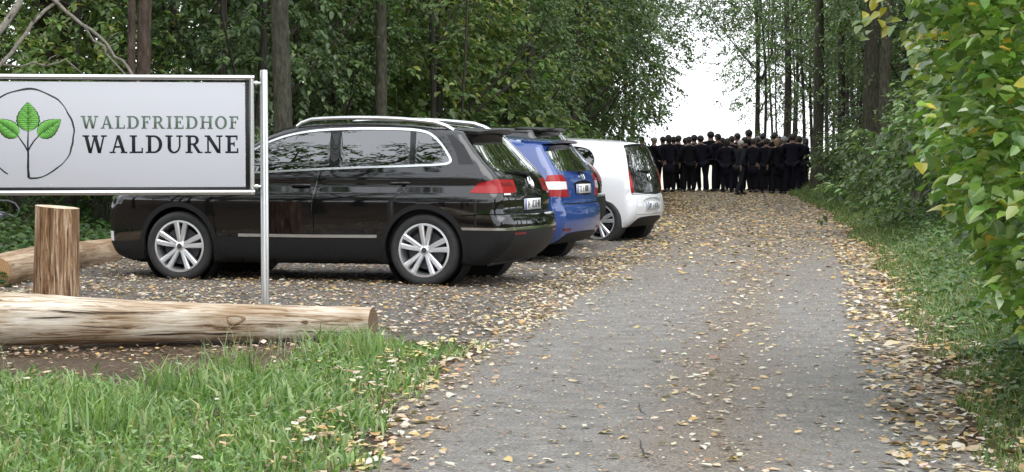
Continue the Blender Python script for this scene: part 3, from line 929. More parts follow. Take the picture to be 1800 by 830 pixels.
side_t = [
    dict(name='side_window', id='a', poly=clip_x(win_in, None, 2.545, -.12), mat=M['glass'], off=-0.004),
    dict(name='side_window', id='b', poly=clip_x(win_in, 2.655, 3.40, -.12), mat=M['glass_dark'], off=-0.004),
    dict(name='side_window', id='c', poly=clip_x(win_in, 3.46, None, -.12), mat=M['glass_dark'], off=-0.004),
    dict(name='window_pillar', id='', poly=inset(win_in, -0.001), mat=M['gloss_black'], off=-0.001),
    dict(name='window_trim', id='', poly=win_out, mat=M['chrome'], off=0.006, skirt=0.012),
    dict(name='tail_lamp', id='t', poly=[(4.06, 0.925), (4.20, 0.92), (4.5, 0.92), (4.5, 1.055), (4.30, 1.055), (4.14, 1.02)], mat=M['lamp_red'], off=0.006, skirt=0.012),
    dict(name='headlamp', id='h', poly=[(-.1, 0.80), (0.30, 0.86), (0.55, 0.955), (0.30, 0.94), (-.1, 0.90)], mat=M['lamp_smoke'], off=0.004, skirt=0.01),
    dict(name='fog_lamp', id='h', poly=rect(0.06, 0.40, 0.11, 0.50), mat=M['lamp_white'], off=0.006, skirt=0.01),
    dict(name='rear_window_side', id='q', poly=[(3.93, 1.20), (4.08, 1.20), (3.95, 1.39), (3.82, 1.49), (3.76, 1.49), (3.88, 1.32)], mat=M['gloss_black'], off=0.001),
    dict(name='arch_trim', id='f', poly=circle((0.91, 0.358), 0.455), mat=M['cladding'], off=0.012, skirt=0.02),
    dict(name='arch_trim', id='r', poly=circle((3.59, 0.358), 0.455), mat=M['cladding'], off=0.012, skirt=0.02),
    dict(name='sill_strip', id='', poly=strip([(1.60, 0.484), (2.4, 0.484), (3.10, 0.490)], 0.028), mat=M['satin'], off=0.014, skirt=0.02),
    dict(name='sill_cladding', id='', poly=[(1.30, 0.0), (3.20, 0.0), (3.20, 0.46), (1.30, 0.46)], mat=M['cladding'], off=0.008, skirt=0.015),
    dict(name='bumper_strip', id='s', poly=strip([(3.98, 0.575), (4.25, 0.572), (4.6, 0.572)], 0.024), mat=M['chrome'], off=0.012, skirt=0.015),
    dict(name='rear_bumper', id='b', poly=[(3.95, 0.0), (4.7, 0.0), (4.7, 0.572), (3.98, 0.572)], mat=M['cladding'], off=0.007, skirt=0.01),
    dict(name='front_bumper', id='b', poly=[(-.2, 0.0), (0.75, 0.0), (0.50, 0.40), (-.2, 0.40)], mat=M['cladding'], off=0.007, skirt=0.01),
    dict(name='shut_line', id='', one=True, poly=strip([(3.98, 0.70), (4.2, 0.715), (4.6, 0.715)], 0.01), mat=M['seam'], off=-0.012),
] + door_regs([door_f, door_r], M['black_paint'])
sil_t = [(0.30, 0.20), (0.10, 0.26), (0.02, 0.40), (0.0, 0.60), (0.02, 0.76), (0.08, 0.87), (0.22, 0.965), (0.6, 1.035), (1.0, 1.075), (1.22, 1.10, 'c'), (1.5, 1.30), (1.85, 1.50), (2.1, 1.575), (2.4, 1.605), (2.8, 1.612), (3.2, 1.60), (3.6, 1.565), (3.82, 1.535), (3.91, 1.52, 'c'),
         (3.98, 1.43), (4.14, 1.25), (4.29, 1.09), (4.345, 0.98), (4.375, 0.86), (4.37, 0.745), (4.385, 0.722), (4.43, 0.705), (4.455, 0.66), (4.46, 0.58), (4.455, 0.50), (4.42, 0.41), (4.34, 0.32), (4.24, 0.25), (4.15, 0.22)]
lamp_t = [(0.455, 0.94), (0.50, 0.92), (1.1, 0.92), (1.1, 1.055), (0.44, 1.045)]
rear_t = [
    dict(name='rear_window', poly=closed([(-.60, 1.13), (.60, 1.13), (.64, 1.17), (.565, 1.45), (-.565, 1.45), (-.64, 1.17)], .04), mat=M['glass_dark'], off=-0.004),
    dict(name='lamp_bar', id='t', mirror=True, poly=[(0.50, 0.985), (0.86, 0.985), (0.86, 1.02), (0.50, 1.02)], mat=M['lamp_dark'], off=0.008, parent=('tail_lamp', 't')),
    dict(name='tail_lamp', id='t', mirror=True, poly=lamp_t, mat=M['lamp_red'], off=0.006, skirt=0.012),
    dict(name='lamp_trim', id='t', mirror=True, poly=[(0.60, 0.900), (0.74, 0.900), (0.74, 0.918), (0.60, 0.918)], mat=M['lamp_white'], off=0.004),
    dict(name='plate_recess', poly=closed([(-.30, .72), (.30, .72), (.28, .875), (-.28, .875)], .03), mat=M['cladding'], off=-0.03, skirt=-0.03),
    dict(name='bumper_strip', id='sR', poly=rect(-1.1, .560, 1.1, .584), mat=M['chrome'], off=0.012, skirt=0.015),
    dict(name='bumper_reflector', mirror=True, poly=rect(.45, .515, .80, .535), mat=M['lamp_dark'], off=0.010, skirt=.01),
    dict(name='rear_bumper', id='bR', poly=rect(-1.1, -.1, 1.1, .572), mat=M['cladding'], off=0.007, skirt=0.01),
    dict(name='shut_line', id='', one=True, poly=rect(-1.1, .706, 1.1, .726), mat=M['seam'], off=-0.006),
    dict(name='tailgate', poly=[(-.80, .73), (.80, .73), (.80, 1.13), (.70, 1.47), (-.70, 1.47), (-.80, 1.13)], mat=M['black_paint'], off=0.0, skirt=0.012),
    dict(name='shut_line', id='', one=True, poly=[(-.81, .73), (.81, .73), (.81, 1.13), (.71, 1.48), (-.71, 1.48), (-.81, 1.13)], mat=M['seam'], off=-0.012),
]
SEC_T = [(0.80, 0.0), (0.83, 0.20), (0.872, 0.32), (0.893, 0.46), (0.902, 0.62), (0.906, 0.80), (0.905, 0.86), (0.893, 0.90), (0.850, 0.995), (0.846, 1.012), (0.852, 1.035), (0.848, 1.07), (0.830, 1.13), (0.80, 1.22), (0.735, 1.38), (0.665, 1.53), (0.62, 1.65)]
spec_t = dict(name='parked_car', label='large black car with roof rails and silver window trim, behind the sign post', cat='car', group='cars parked in a row at the forest edge',
    L=4.486, hw=0.92, sil=sil_t, rear_top=(3.91, 1.52), section=SEC_T, plan=(1.3, .16, 3.7, .075), bow_rear=0.07,
    radii=[(0.3, .2, .05), (0.0, .6, .16), (0.1, .88, .12), (0.6, 1.035, .10), (1.22, 1.10, .05), (1.85, 1.5, .05), (2.4, 1.605, .07), (3.6, 1.57, .07), (3.91, 1.52, .05), (4.14, 1.25, .05), (4.345, .98, .08), (4.37, .745, .10), (4.455, .66, .15), (4.455, .5, .16), (4.15, .22, .06)],
    bow_top=([0, .1, .5, 1.2, 1.9, 2.4, 4.1], [.12, .10, .03, .07, .07, .03, .03]), screen=(1.26, 1.95), cabin=(1.3, 4.1), seats=(2.15, 3.1),
    axles=(0.91, 3.59), wheel_r=0.358, tyre_w=0.235, rim_r=0.262, arch_r=0.405, spokes=5, spoke_w=0.050, spoke_spread=0.20, spoke_rot=0.25, rim_mat=M['alloy'], steer=0.10,
    side=side_t, rear=rear_t, paint=M['black_paint'], plate=(0.0, 0.80), plate_off=-0.012, glyphs=(-.17, -.12, -.03, .03, .10, .16, .21), seed=3,
    emblem=(1.02, 0.062), emblem_lines=VW, handles=[(2.27, 0.985), (3.33, 1.01)], mirror=(1.45, 1.10),
    spoiler=(3.70, 4.05, .60, .53, 1.55, 1.52, .035), spoiler_mat=M['spoiler_black'], wiper=((.0, 1.10), (-.5, 1.15)), rails=(2.12, 3.80, .60, .052))

# ------------------------------------------------------------------ the blue hatchback
sil_b = [(0.30, 0.18), (0.06, 0.26), (0.0, 0.45), (0.03, 0.68), (0.25, 0.86), (0.7, 0.94), (1.05, 0.985, 'c'), (1.45, 1.24), (1.8, 1.41), (2.2, 1.475), (2.7, 1.485), (3.2, 1.455), (3.55, 1.41), (3.66, 1.39, 'c'),
         (3.72, 1.30), (3.85, 1.11), (3.92, 1.00), (3.945, 0.90), (3.95, 0.76), (3.955, .70), (3.985, 0.665), (4.0, 0.58), (3.99, 0.44), (3.94, 0.32), (3.85, 0.24), (3.75, 0.21)]
SEC_B = [(0.76, 0.0), (0.80, 0.25), (0.845, 0.42), (0.865, 0.60), (0.862, 0.78), (0.845, 0.90), (0.83, 0.96), (0.79, 1.05), (0.70, 1.25), (0.60, 1.42), (0.56, 1.52)]
wb_out = closed([(1.12, .975), (1.5, 1.20), (1.85, 1.335), (2.3, 1.385), (2.9, 1.37), (3.25, 1.30), (3.42, 1.15), (3.38, 1.07), (2.8, 1.035), (1.9, 1.0)], .04)
wb_in = inset(wb_out, .02)
def generic_side(w_in, w_out, cuts, trim, pmat, doors, lamps, arches, wr, sill=None, slope=-.1, glass=None):
    g = glass or M['glass_dark']; s = []
    for i, (a, b) in enumerate(cuts): s.append(dict(name='side_window', id='abc'[i], poly=clip_x(w_in, a, b, slope), mat=g, off=-.004))
    s.append(dict(name='window_pillar', id='', poly=inset(w_in, -.001), mat=M['gloss_black'], off=-.001))
    s.append(dict(name='window_trim', id='', poly=w_out, mat=trim, off=.004, skirt=.01))
    s += lamps
    if sill: s.append(dict(name='sill_cladding', id='', poly=sill, mat=M['cladding'], off=.006, skirt=.01))
    return s + door_regs(doors, pmat)
lamps_b = [dict(name='lamp_clear', id='t', poly=rect(3.78, .865, 4.2, .955), mat=M['lamp_white'], off=.008, skirt=.006, parent=('tail_lamp', 't')),
           dict(name='tail_lamp', id='t', poly=[(3.74, .79), (4.2, .77), (4.2, 1.05), (3.80, 1.03)], mat=M['lamp_red'], off=.006, skirt=.01)]
side_b = generic_side(wb_in, wb_out, [(None, 2.02), (2.10, 2.98), (3.04, None)], M['gloss_black'], M['blue_paint'],
    [[(1.15, .32), (1.13, .95), (1.55, 1.25), (1.95, 1.40), (2.06, 1.41), (2.04, .32)], [(2.06, .32), (2.08, 1.41), (2.95, 1.39), (3.0, 1.02), (2.85, .70), (2.72, .32)]], lamps_b, None, .30)
rear_b = [
    dict(name='rear_window', poly=closed([(-.55, 1.08), (.55, 1.08), (.60, 1.12), (.53, 1.345), (-.53, 1.345), (-.60, 1.12)], .04), mat=M['glass_dark'], off=-.004),
    dict(name='lamp_clear', id='t', mirror=True, poly=rect(.56, .865, 1., .955), mat=M['lamp_white'], off=.008, skirt=.006, parent=('tail_lamp', 't')),
    dict(name='tail_lamp', id='t', mirror=True, poly=[(.50, .775), (1., .775), (1., 1.055), (.58, 1.03), (.54, .96), (.545, .86)], mat=M['lamp_red'], off=.006, skirt=.01),
    dict(name='plate_recess', poly=closed([(-.30, .80), (.30, .80), (.33, .935), (-.33, .935)], .03), mat=M['cladding'], off=-.025, skirt=-.025),
    dict(name='bumper_reflector', mirror=True, poly=rect(.50, .375, .74, .40), mat=M['lamp_dark'], off=.008, skirt=.01),
    dict(name='diffuser', poly=closed([(-.62, .1), (.62, .1), (.62, .28), (.50, .345), (-.50, .345), (-.62, .28)], .05), mat=M['cladding'], off=.006, skirt=.01),
    dict(name='shut_line', id='', one=True, poly=rect(-.80, .683, .80, .695), mat=M['seam'], off=-.012),
    dict(name='tailgate', poly=[(-.62, .70), (.62, .70), (.74, .80), (.73, 1.05), (.62, 1.38), (-.62, 1.38), (-.73, 1.05), (-.74, .80)], mat=M['blue_paint'], skirt=.012),
    dict(name='shut_line', id='', one=True, poly=[(-.63, .69), (.63, .69), (.75, .80), (.74, 1.05), (.63, 1.39), (-.63, 1.39), (-.74, 1.05), (-.75, .80)], mat=M['seam'], off=-.012),
]
spec_b = dict(name='parked_car', label='bright blue hatchback with red and white tail lamp, parked second in the row', cat='car', group='cars parked in a row at the forest edge',
    L=4.0, hw=.872, sil=sil_b, rear_top=(3.66, 1.39), section=SEC_B, plan=(1.2, .15, 3.3, .07), bow_rear=.06,
    radii=[(0.3, .18, .05), (0, .45, .15), (.25, .86, .1), (1.05, .985, .05), (1.8, 1.41, .06), (3.2, 1.455, .07), (3.66, 1.39, .05), (3.92, 1.0, .08), (3.95, .76, .10), (4.0, .58, .14), (3.75, .21, .05)],
    bow_top=([0, .1, .5, 1.1, 1.9, 2.4, 4.1], [.12, .10, .03, .07, .06, .03, .03]), screen=(1.09, 1.75), cabin=(1.1, 3.7), seats=(1.85, 2.75),
    axles=(.83, 3.30), wheel_r=.30, tyre_w=.20, rim_r=.20, arch_r=.345, spokes=5, spoke_w=.05, spoke_spread=.2, rim_mat=M['alloy'],
    side=side_b, rear=rear_b, paint=M['blue_paint'], plate=(0, .865), plate_off=-.008, glyphs=(-.17, -.11, -.02, .05, .11, .17), seed=5,
    emblem=(1.015, .045), emblem_lines=WING, handles=[(1.9, .90), (2.82, .92)], mirror=(1.35, .99),
    spoiler=(3.40, 3.76, .57, .53, 1.445, 1.42, .03), spoiler_mat=M['blue_paint'], wiper=((.0, 1.06), (-.42, 1.10)))

# ------------------------------------------------------------------ the dark estate behind the blue one
def scale_poly(P, fx, fz): return [tuple([p[0] * fx, p[1] * fz] + list(p[2:])) for p in P]
win_d = closed([(1.24, 1.06), (1.87, 1.40), (2.2, 1.48), (2.69, 1.50), (3.3, 1.49), (3.70, 1.43), (3.90, 1.20), (3.85, 1.14), (2.7, 1.12), (1.87, 1.09)], .04)
lamps_d = [dict(name='tail_lamp', id='t', poly=[(4.12, .84), (4.6, .84), (4.6, 1.10), (4.16, 1.08)], mat=M['lamp_dark'], off=.006, skirt=.01)]
sil_d = [(0.30, 0.20), (0.10, 0.26), (0.0, 0.55), (0.08, 0.85), (0.25, 0.94), (1.0, 1.04), (1.22, 1.07, 'c'), (1.6, 1.32), (1.95, 1.49), (2.3, 1.575), (2.8, 1.60), (3.4, 1.595), (3.65, 1.58), (3.80, 1.565, 'c'),
         (3.89, 1.45), (4.09, 1.22), (4.23, 1.08), (4.33, 0.95), (4.37, 0.80), (4.375, .70), (4.42, .67), (4.44, 0.58), (4.43, 0.45), (4.36, 0.32), (4.2, 0.22)]
rear_d = [
    dict(name='rear_window', poly=closed([(-.60, 1.10), (.60, 1.10), (.64, 1.14), (.58, 1.49), (-.58, 1.49), (-.64, 1.14)], .04), mat=M['glass_dark'], off=-.004),
    dict(name='tail_lamp', id='t', mirror=True, poly=[(.50, .86), (1., .86), (1., 1.09), (.52, 1.07)], mat=M['lamp_dark'], off=.006, skirt=.01),
    dict(name='handle_bar', poly=rect(-.38, .965, .38, .995), mat=M['chrome'], off=.012, skirt=.015),
    dict(name='bumper_strip', id='sR', poly=rect(-1, .655, 1, .69), mat=M['satin'], off=.012, skirt=.015),
    dict(name='rear_bumper', id='bR', poly=rect(-1, -.1, 1, .655), mat=M['cladding'], off=.006, skirt=.01),
    dict(name='tailgate', poly=[(-.78, .72), (.78, .72), (.78, 1.12), (.68, 1.51), (-.68, 1.51), (-.78, 1.12)], mat=M['black_paint_other'], skirt=.012),
    dict(name='shut_line', id='', one=True, poly=[(-.79, .71), (.79, .71), (.79, 1.12), (.69, 1.52), (-.69, 1.52), (-.79, 1.12)], mat=M['seam'], off=-.012),
]
side_d = generic_side(inset(win_d, .02), win_d, [(None, 2.5), (2.6, 3.35), (3.42, None)], M['chrome'], M['black_paint_other'],
    [[(1.36, .40), (1.28, 1.05), (1.9, 1.45), (2.5, 1.53), (2.40, .40)], [(2.42, .40), (2.52, 1.53), (3.5, 1.52), (3.5, 1.12), (3.15, .72), (3.05, .40)]], lamps_d, None, .33,
    sill=[(1.3, 0), (3.2, 0), (3.2, .42), (1.3, .42)])
spec_d = dict(name='parked_car', label='dark family car mostly hidden between the blue hatchback and the small white car', cat='car', group='cars parked in a row at the forest edge',
    L=4.44, hw=.90, sil=sil_d, rear_top=(3.80, 1.565), section=[(0.78, 0.0), (0.82, .2), (.87, .4), (.89, .6), (.888, .85), (.87, .98), (.84, 1.08), (.76, 1.28), (.69, 1.46), (.62, 1.62)], plan=(1.3, .15, 3.7, .07), bow_rear=.06,
    radii=[(0.3, .2, .05), (0, .55, .15), (.25, .94, .1), (1.22, 1.07, .05), (1.95, 1.49, .06), (3.4, 1.6, .07), (3.80, 1.565, .05), (4.23, 1.08, .08), (4.37, .8, .10), (4.44, .58, .15), (4.2, .22, .05)],
    bow_top=([0, .1, .5, 1.2, 1.9, 2.4, 4.1], [.12, .10, .03, .07, .06, .03, .03]), screen=(1.26, 1.9), cabin=(1.3, 4.1), seats=(2.15, 3.1),
    axles=(.9, 3.58), wheel_r=.33, tyre_w=.215, rim_r=.225, arch_r=.375, spokes=5, spoke_w=.05, spoke_spread=.2, rim_mat=M['alloy'],
    side=side_d, rear=rear_d, paint=M['black_paint_other'], plate=(0, .86), plate_off=.012, glyphs=(-.17, -.11, -.02, .05, .11, .17), seed=9,
    emblem=(1.06, .05), emblem_lines=VW, handles=[(2.27, .98), (3.33, 1.0)], mirror=(1.45, 1.07),
    spoiler=(3.55, 3.90, .60, .56, 1.595, 1.575, .03), spoiler_mat=M['spoiler_black'], wiper=((.0, 1.07), (-.45, 1.12)))

# ------------------------------------------------------------------ the small white car
sil_w = [(0.28, 0.17), (0.06, 0.25), (0.0, 0.45), (0.03, 0.66), (0.18, 0.82), (0.5, 0.94), (0.78, 1.0, 'c'), (1.15, 1.24), (1.5, 1.41), (1.9, 1.478), (2.4, 1.489), (2.9, 1.465), (3.22, 1.425), (3.29, 1.41, 'c'),
         (3.335, 1.33), (3.40, 1.12), (3.45, 0.90), (3.47, 0.76), (3.475, .69), (3.50, .665), (3.53, 0.60), (3.54, 0.48), (3.515, 0.36), (3.45, 0.27), (3.35, 0.20)]
ww_out = closed([(.90, .985), (1.25, 1.20), (1.55, 1.345), (1.95, 1.405), (2.45, 1.40), (2.78, 1.35), (2.90, 1.20), (2.86, 1.05), (2.72, 1.0), (1.9, .975)], .035)
ww_in = inset(ww_out, .015)
lamps_w = [
           ]
side_w = generic_side(ww_in, ww_out, [(None, 1.86), (1.95, None)], M['gloss_black'], M['white_paint'],
    [[(1.0, .30), (.95, .96), (1.3, 1.25), (1.6, 1.40), (1.90, 1.43), (1.98, 1.0), (2.0, .30)], [(2.02, .30), (2.0, 1.0), (1.93, 1.43), (2.45, 1.43), (2.62, 1.0), (2.55, .65), (2.45, .30)]], lamps_w, None, .29, glass=M['glass'])
rear_w = [
    dict(name='lamp_clear', id='t', mirror=True, poly=[(.655, .80), (.69, .80), (.70, .95), (.67, .95)], mat=M['lamp_bright'], off=.008, parent=('tail_lamp', 't')),
    dict(name='tail_lamp', id='t', mirror=True, poly=closed([(.60, .715), (.72, .70), (.735, 1.04), (.70, 1.07), (.655, 1.05), (.63, .92)], .03), mat=M['lamp_red'], off=.007, skirt=.012),
    dict(name='rear_window', poly=closed([(-.60, 1.02), (.60, 1.02), (.585, 1.2), (.54, 1.37), (-.54, 1.37), (-.585, 1.2)], .04), mat=M['glass_dark'], off=-.003),
    dict(name='tailgate', poly=closed([(-.66, .71), (.66, .71), (.68, .98), (.655, 1.15), (.585, 1.395), (-.585, 1.395), (-.655, 1.15), (-.68, .98)], .04), mat=M['gloss_black'], off=.003, skirt=.01),
    dict(name='plate_recess', poly=closed([(-.34, .42), (.34, .42), (.38, .60), (-.38, .60)], .03), mat=M['white_paint'], off=-.03, skirt=-.03),
    dict(name='diffuser', poly=closed([(-.55, .1), (.55, .1), (.56, .29), (.46, .345), (-.46, .345), (-.56, .29)], .05), mat=M['cladding'], off=.005, skirt=.01),
    dict(name='shut_line', id='', one=True, poly=rect(-.82, .684, .82, .692), mat=M['seam'], off=-.01),
    dict(name='shut_line', id='', one=True, poly=rect(-.72, .385, .72, .391), mat=M['seam'], off=-.006),
]
spec_w = dict(name='parked_car', label='small white car with glossy black tailgate, parked last in the row', cat='car', group='cars parked in a row at the forest edge',
    L=3.54, hw=.822, sil=sil_w, rear_top=(3.29, 1.41), section=[(.72, 0), (.77, .25), (.80, .42), (.815, .6), (.815, .78), (.805, .9), (.79, .97), (.755, 1.06), (.67, 1.26), (.60, 1.41), (.56, 1.5)], plan=(1.0, .15, 2.9, .085), bow_rear=.06,
    radii=[(0.28, .17, .05), (0, .45, .15), (.18, .82, .1), (.78, 1.0, .05), (1.5, 1.41, .07), (2.4, 1.489, .09), (3.29, 1.41, .05), (3.40, 1.12, .05), (3.47, .76, .06), (3.53, .6, .15), (3.35, .2, .06)],
    bow_top=([0, .1, .5, .8, 1.5, 2.4, 4.1], [.12, .10, .03, .07, .06, .03, .03]), screen=(.82, 1.45), cabin=(.9, 3.25), seats=(1.6, 2.45),
    axles=(.585, 2.99), wheel_r=.292, tyre_w=.185, rim_r=.205, arch_r=.335, spokes=5, spoke_w=.045, spoke_spread=.22, rim_mat=M['alloy'],
    side=side_w, rear=rear_w, paint=M['white_paint'], plate=(0, .515), plate_off=-.012, plate_tilt=.05, glyphs=(-.17, -.11, -.02, .05, .11, .17), seed=12,
    emblem=(.945, .06), emblem_lines=VW, handles=[(1.75, .90)], mirror=(1.1, .99), wiper=((.0, 1.02), (-.42, 1.04)))

def place_car(spec, x, y, deg, axle=None):
    """x, y: ground point under the rear wheel on the near side"""
    root, fs, fr = build_car(spec)
    a = R(-deg); lx, ly = spec['axles'][1], -(spec['hw'] - .12)
    root.rotation_euler = (0, 0, a)
    root.location = (x - (lx * math.cos(a) - ly * math.sin(a)), y - (lx * math.sin(a) + ly * math.cos(a)), gz(x, y) - 0.006)
    return root
CAR_BLACK = place_car(spec_t, -0.84, 19.0, 18)
CAR_BLUE = place_car(spec_b, -0.05, 22.9, 20)
CAR_DARK = place_car(spec_d, 0.0, 26.0, 20)
CAR_WHITE = place_car(spec_w, 1.30, 28.6, 23)
# ------------------------------------------------------------------ logs and post
def wood_mat(name, stops, axis=0, vs=22, rough=0.75, spots=0.5):
    m, nt, b = mat_new(name); N, L = nt.nodes, nt.links
    tc = N.new('ShaderNodeTexCoord'); mp = N.new('ShaderNodeMapping')
    sc = [1, 1, 1]; sc[axis] = 0.06; mp.inputs['Scale'].default_value = sc
    L.new(tc.outputs['Object'], mp.inputs['Vector'])
    n = N.new('ShaderNodeTexNoise'); n.inputs['Scale'].default_value = vs; n.inputs['Detail'].default_value = 9; n.inputs['Roughness'].default_value = 0.65
    n.inputs['Distortion'].default_value = 1.1
    L.new(mp.outputs[0], n.inputs['Vector'])
    r = N.new('ShaderNodeValToRGB'); el = r.color_ramp.elements
    while len(el) < len(stops): el.new(.5)
    for e, (p, c) in zip(el, stops): e.position = p; e.color = (*c, 1)
    L.new(n.outputs['Fac'], r.inputs['Fac'])
    sc2 = [1, 1, 1]; sc2[axis] = 0.35; mp2 = N.new('ShaderNodeMapping'); mp2.inputs['Scale'].default_value = sc2
    L.new(tc.outputs['Object'], mp2.inputs['Vector'])
    n2 = N.new('ShaderNodeTexNoise'); n2.inputs['Scale'].default_value = 5; n2.inputs['Detail'].default_value = 6
    L.new(mp2.outputs[0], n2.inputs['Vector'])
    r2 = N.new('ShaderNodeValToRGB')
    for e, (p, c) in zip(r2.color_ramp.elements, [(0.36, (0.62, 0.5, 0.38)), (0.58, (1.05, 1.05, 1.05))]): e.position = p; e.color = (*c, 1)
    L.new(n2.outputs['Fac'], r2.inputs['Fac'])
    mx = N.new('ShaderNodeMixRGB'); mx.blend_type = 'MULTIPLY'; mx.inputs['Fac'].default_value = spots * 1.5
    L.new(r.outputs[0], mx.inputs[1]); L.new(r2.outputs[0], mx.inputs[2]); L.new(mx.outputs[0], b.inputs['Base Color'])
    b.inputs['Roughness'].default_value = rough; b.inputs['Specular IOR Level'].default_value = 0.2
    bp = N.new('ShaderNodeBump'); bp.inputs['Strength'].default_value = 0.7; bp.inputs['Distance'].default_value = 0.012
    L.new(n.outputs['Fac'], bp.inputs['Height']); L.new(bp.outputs[0], b.inputs['Normal'])
    return m
M['log_pale'] = wood_mat('log_weathered', [(0.33, (0.10, 0.06, 0.035)), (0.42, (0.34, 0.255, 0.17)), (0.50, (0.53, 0.465, 0.375)), (0.66, (0.67, 0.625, 0.55))], vs=34, spots=.6)
M['log_back'] = wood_mat('log_weathered_brown', [(0.30, (0.15, 0.09, 0.05)), (0.45, (0.32, 0.23, 0.15)), (0.6, (0.44, 0.35, 0.25)), (0.8, (0.52, 0.45, 0.36))])
M['post_wood'] = wood_mat('split_post', [(0.37, (0.05, 0.032, 0.02)), (0.45, (0.21, 0.125, 0.07)), (0.53, (0.34, 0.215, 0.125)), (0.62, (0.56, 0.47, 0.35))], axis=2, vs=30, spots=.6)
def ring_mat(name, c0, c1):
    m, nt, b = mat_new(name); N, L = nt.nodes, nt.links
    tc = N.new('ShaderNodeTexCoord'); w = N.new('ShaderNodeTexWave'); w.wave_type = 'RINGS'; w.rings_direction = 'X'
    w.inputs['Scale'].default_value = 16; w.inputs['Distortion'].default_value = 3; w.inputs['Detail'].default_value = 4; w.inputs['Detail Scale'].default_value = 2
    L.new(tc.outputs['Object'], w.inputs['Vector'])
    r = N.new('ShaderNodeValToRGB')
    for e, (p, c) in zip(r.color_ramp.elements, [(0.2, c0), (0.8, c1)]): e.position = p; e.color = (*c, 1)
    L.new(w.outputs['Fac'], r.inputs['Fac']); L.new(r.outputs[0], b.inputs['Base Color']); b.inputs['Roughness'].default_value = 0.85
    return m
M['cut_brown'] = ring_mat('cut_end_brown', (0.10, 0.06, 0.035), (0.24, 0.15, 0.09))
M['cut_orange'] = ring_mat('cut_end_orange', (0.30, 0.16, 0.07), (0.48, 0.29, 0.14))
M['cut_pale'] = ring_mat('cut_top_pale', (0.46, 0.36, 0.24), (0.62, 0.52, 0.38))

def log_shape(mb, L, r0, r1, n=28, seg=60, seed=1, bend=0.03, cut=(0, 0), tuft=1.0):
    """log along +X from 0 to L; cut = slant of each end"""
    rg = np.random.default_rng(seed); ph = rg.random(8) * 6.28
    xs_ = np.linspace(0, L, seg); a = np.linspace(0, 2 * PI, n, endpoint=False)
    V = []
    for i, x in enumerate(xs_):
        r = r0 + (r1 - r0) * x / L
        rr = r * (1 + .035 * np.sin(3 * a + ph[0] + .5 * x) + .02 * np.sin(5 * a + ph[1] - .8 * x) + .012 * np.sin(9 * a + ph[2] + 1.7 * x) + .025 * math.sin(1.6 * x + ph[3]) + .03 * np.sin(2 * a + ph[6] + .35 * x) * np.sin(.9 * x + ph[7]) + .010 * rg.normal(size=n))
        cy, cz = bend * math.sin(.7 * x + ph[4]), bend * .5 * math.sin(.9 * x + ph[5])
        yy, zz = rr * np.cos(a), rr * np.sin(a)
        slant = (cut[0] * (1 - min(1, x / .5)) + cut[1] * max(0, 1 - (L - x) / .5)) * yy
        V.append(np.stack([x + slant, yy + cy, zz + cz], 1))
    V = np.concatenate(V)
    Q = [[i * n + j, (i + 1) * n + j, (i + 1) * n + (j + 1) % n, i * n + (j + 1) % n] for i in range(seg - 1) for j in range(n)]
    mb.add(V, Q)
    return V[:n], V[-n:]
def end_cap(ring, name, mat, parent, push=0.004, sgn=1, mid=3):
    c = ring.mean(0); mb = MB(); n = len(ring)
    rows = [ring * 1.0]; 
    for k in range(1, mid): rows.append(c + (ring - c) * (1 - k / mid))
    V = np.concatenate(rows + [[c]])
    Q = [[k * n + j, k * n + (j + 1) % n, (k + 1) * n + (j + 1) % n, (k + 1) * n + j] for k in range(mid - 1) for j in range(n)]
    T = [[(mid - 1) * n + j, (mid - 1) * n + (j + 1) % n, mid * n] for j in range(n)]
    mb.add(V, Q, T)
    o = mb.build(name, mat, parent, smooth=False); return o
def make_log(name, label, p0, p1, r0, r1, mat, cutmat, seed, cut=(0, 0), bend=.03, knots=()):
    """p0, p1: ends of the axis"""
    p0, p1 = Vector(p0), Vector(p1); d = p1 - p0
    t = thing(name, label, 'log', p0)
    t.rotation_euler = d.to_track_quat('X', 'Z').to_euler()
    mb = MB(); a, b = log_shape(mb, d.length, r0, r1, seed=seed, cut=cut, bend=bend)
    mb.build('trunk', mat, t, sharp=0)
    end_cap(a, 'cut_end', cutmat, t); end_cap(b, 'cut_end', cutmat, t)
    for (kx, ang, kr) in knots:
        r = (r0 + (r1 - r0) * kx / d.length) * 0.985; mb = MB(); n = 16
        u = np.array([0, math.cos(ang), math.sin(ang)]); v = np.array([1.0, 0, 0]); w = np.cross(u, v)
        c = np.array([kx, 0, 0]) + u * r
        aa = np.linspace(0, 2 * PI, n, endpoint=False); rows = []
        for rr, h in ((1.6, .001), (1.25, .010), (.95, .014), (.75, .006), (.35, .001), (.01, .0)):
            wob = 1 + .12 * np.sin(3 * aa + kx * 9)
            rows.append(c + u * h + np.outer(np.cos(aa) * rr * kr * 2.1 * wob, v) + np.outer(np.sin(aa) * rr * kr * wob, w))
        V = np.concatenate(rows); Q = [[i * n + j, i * n + (j + 1) % n, (i + 1) * n + (j + 1) % n, (i + 1) * n + j] for i in range(5) for j in range(n)]
        mb.add(V, Q); mb.build('knot', M['cut_brown'], t, sharp=0)
    return t
def at(px, Y, py): return ((px - 900) * Y / 3400, Y, CAM_H + (265 - py) * Y / 3400)
a = at(-330, 13.25, 553); b = at(655, 13.75, 567)
LOG_F = make_log('fallen_log', 'long pale barkless log lying in front of the sign and the parked black car', a, b, 0.212, 0.108, M['log_pale'], M['cut_brown'], 4, cut=(0, 0.38), knots=((2.86, 3.02, .026), (2.62, -2.9, .010), (1.5, -2.8, .012), (3.35, 3.1, .008)))
a = at(-20, 18.7, 480); b = at(243, 24.6, 436)
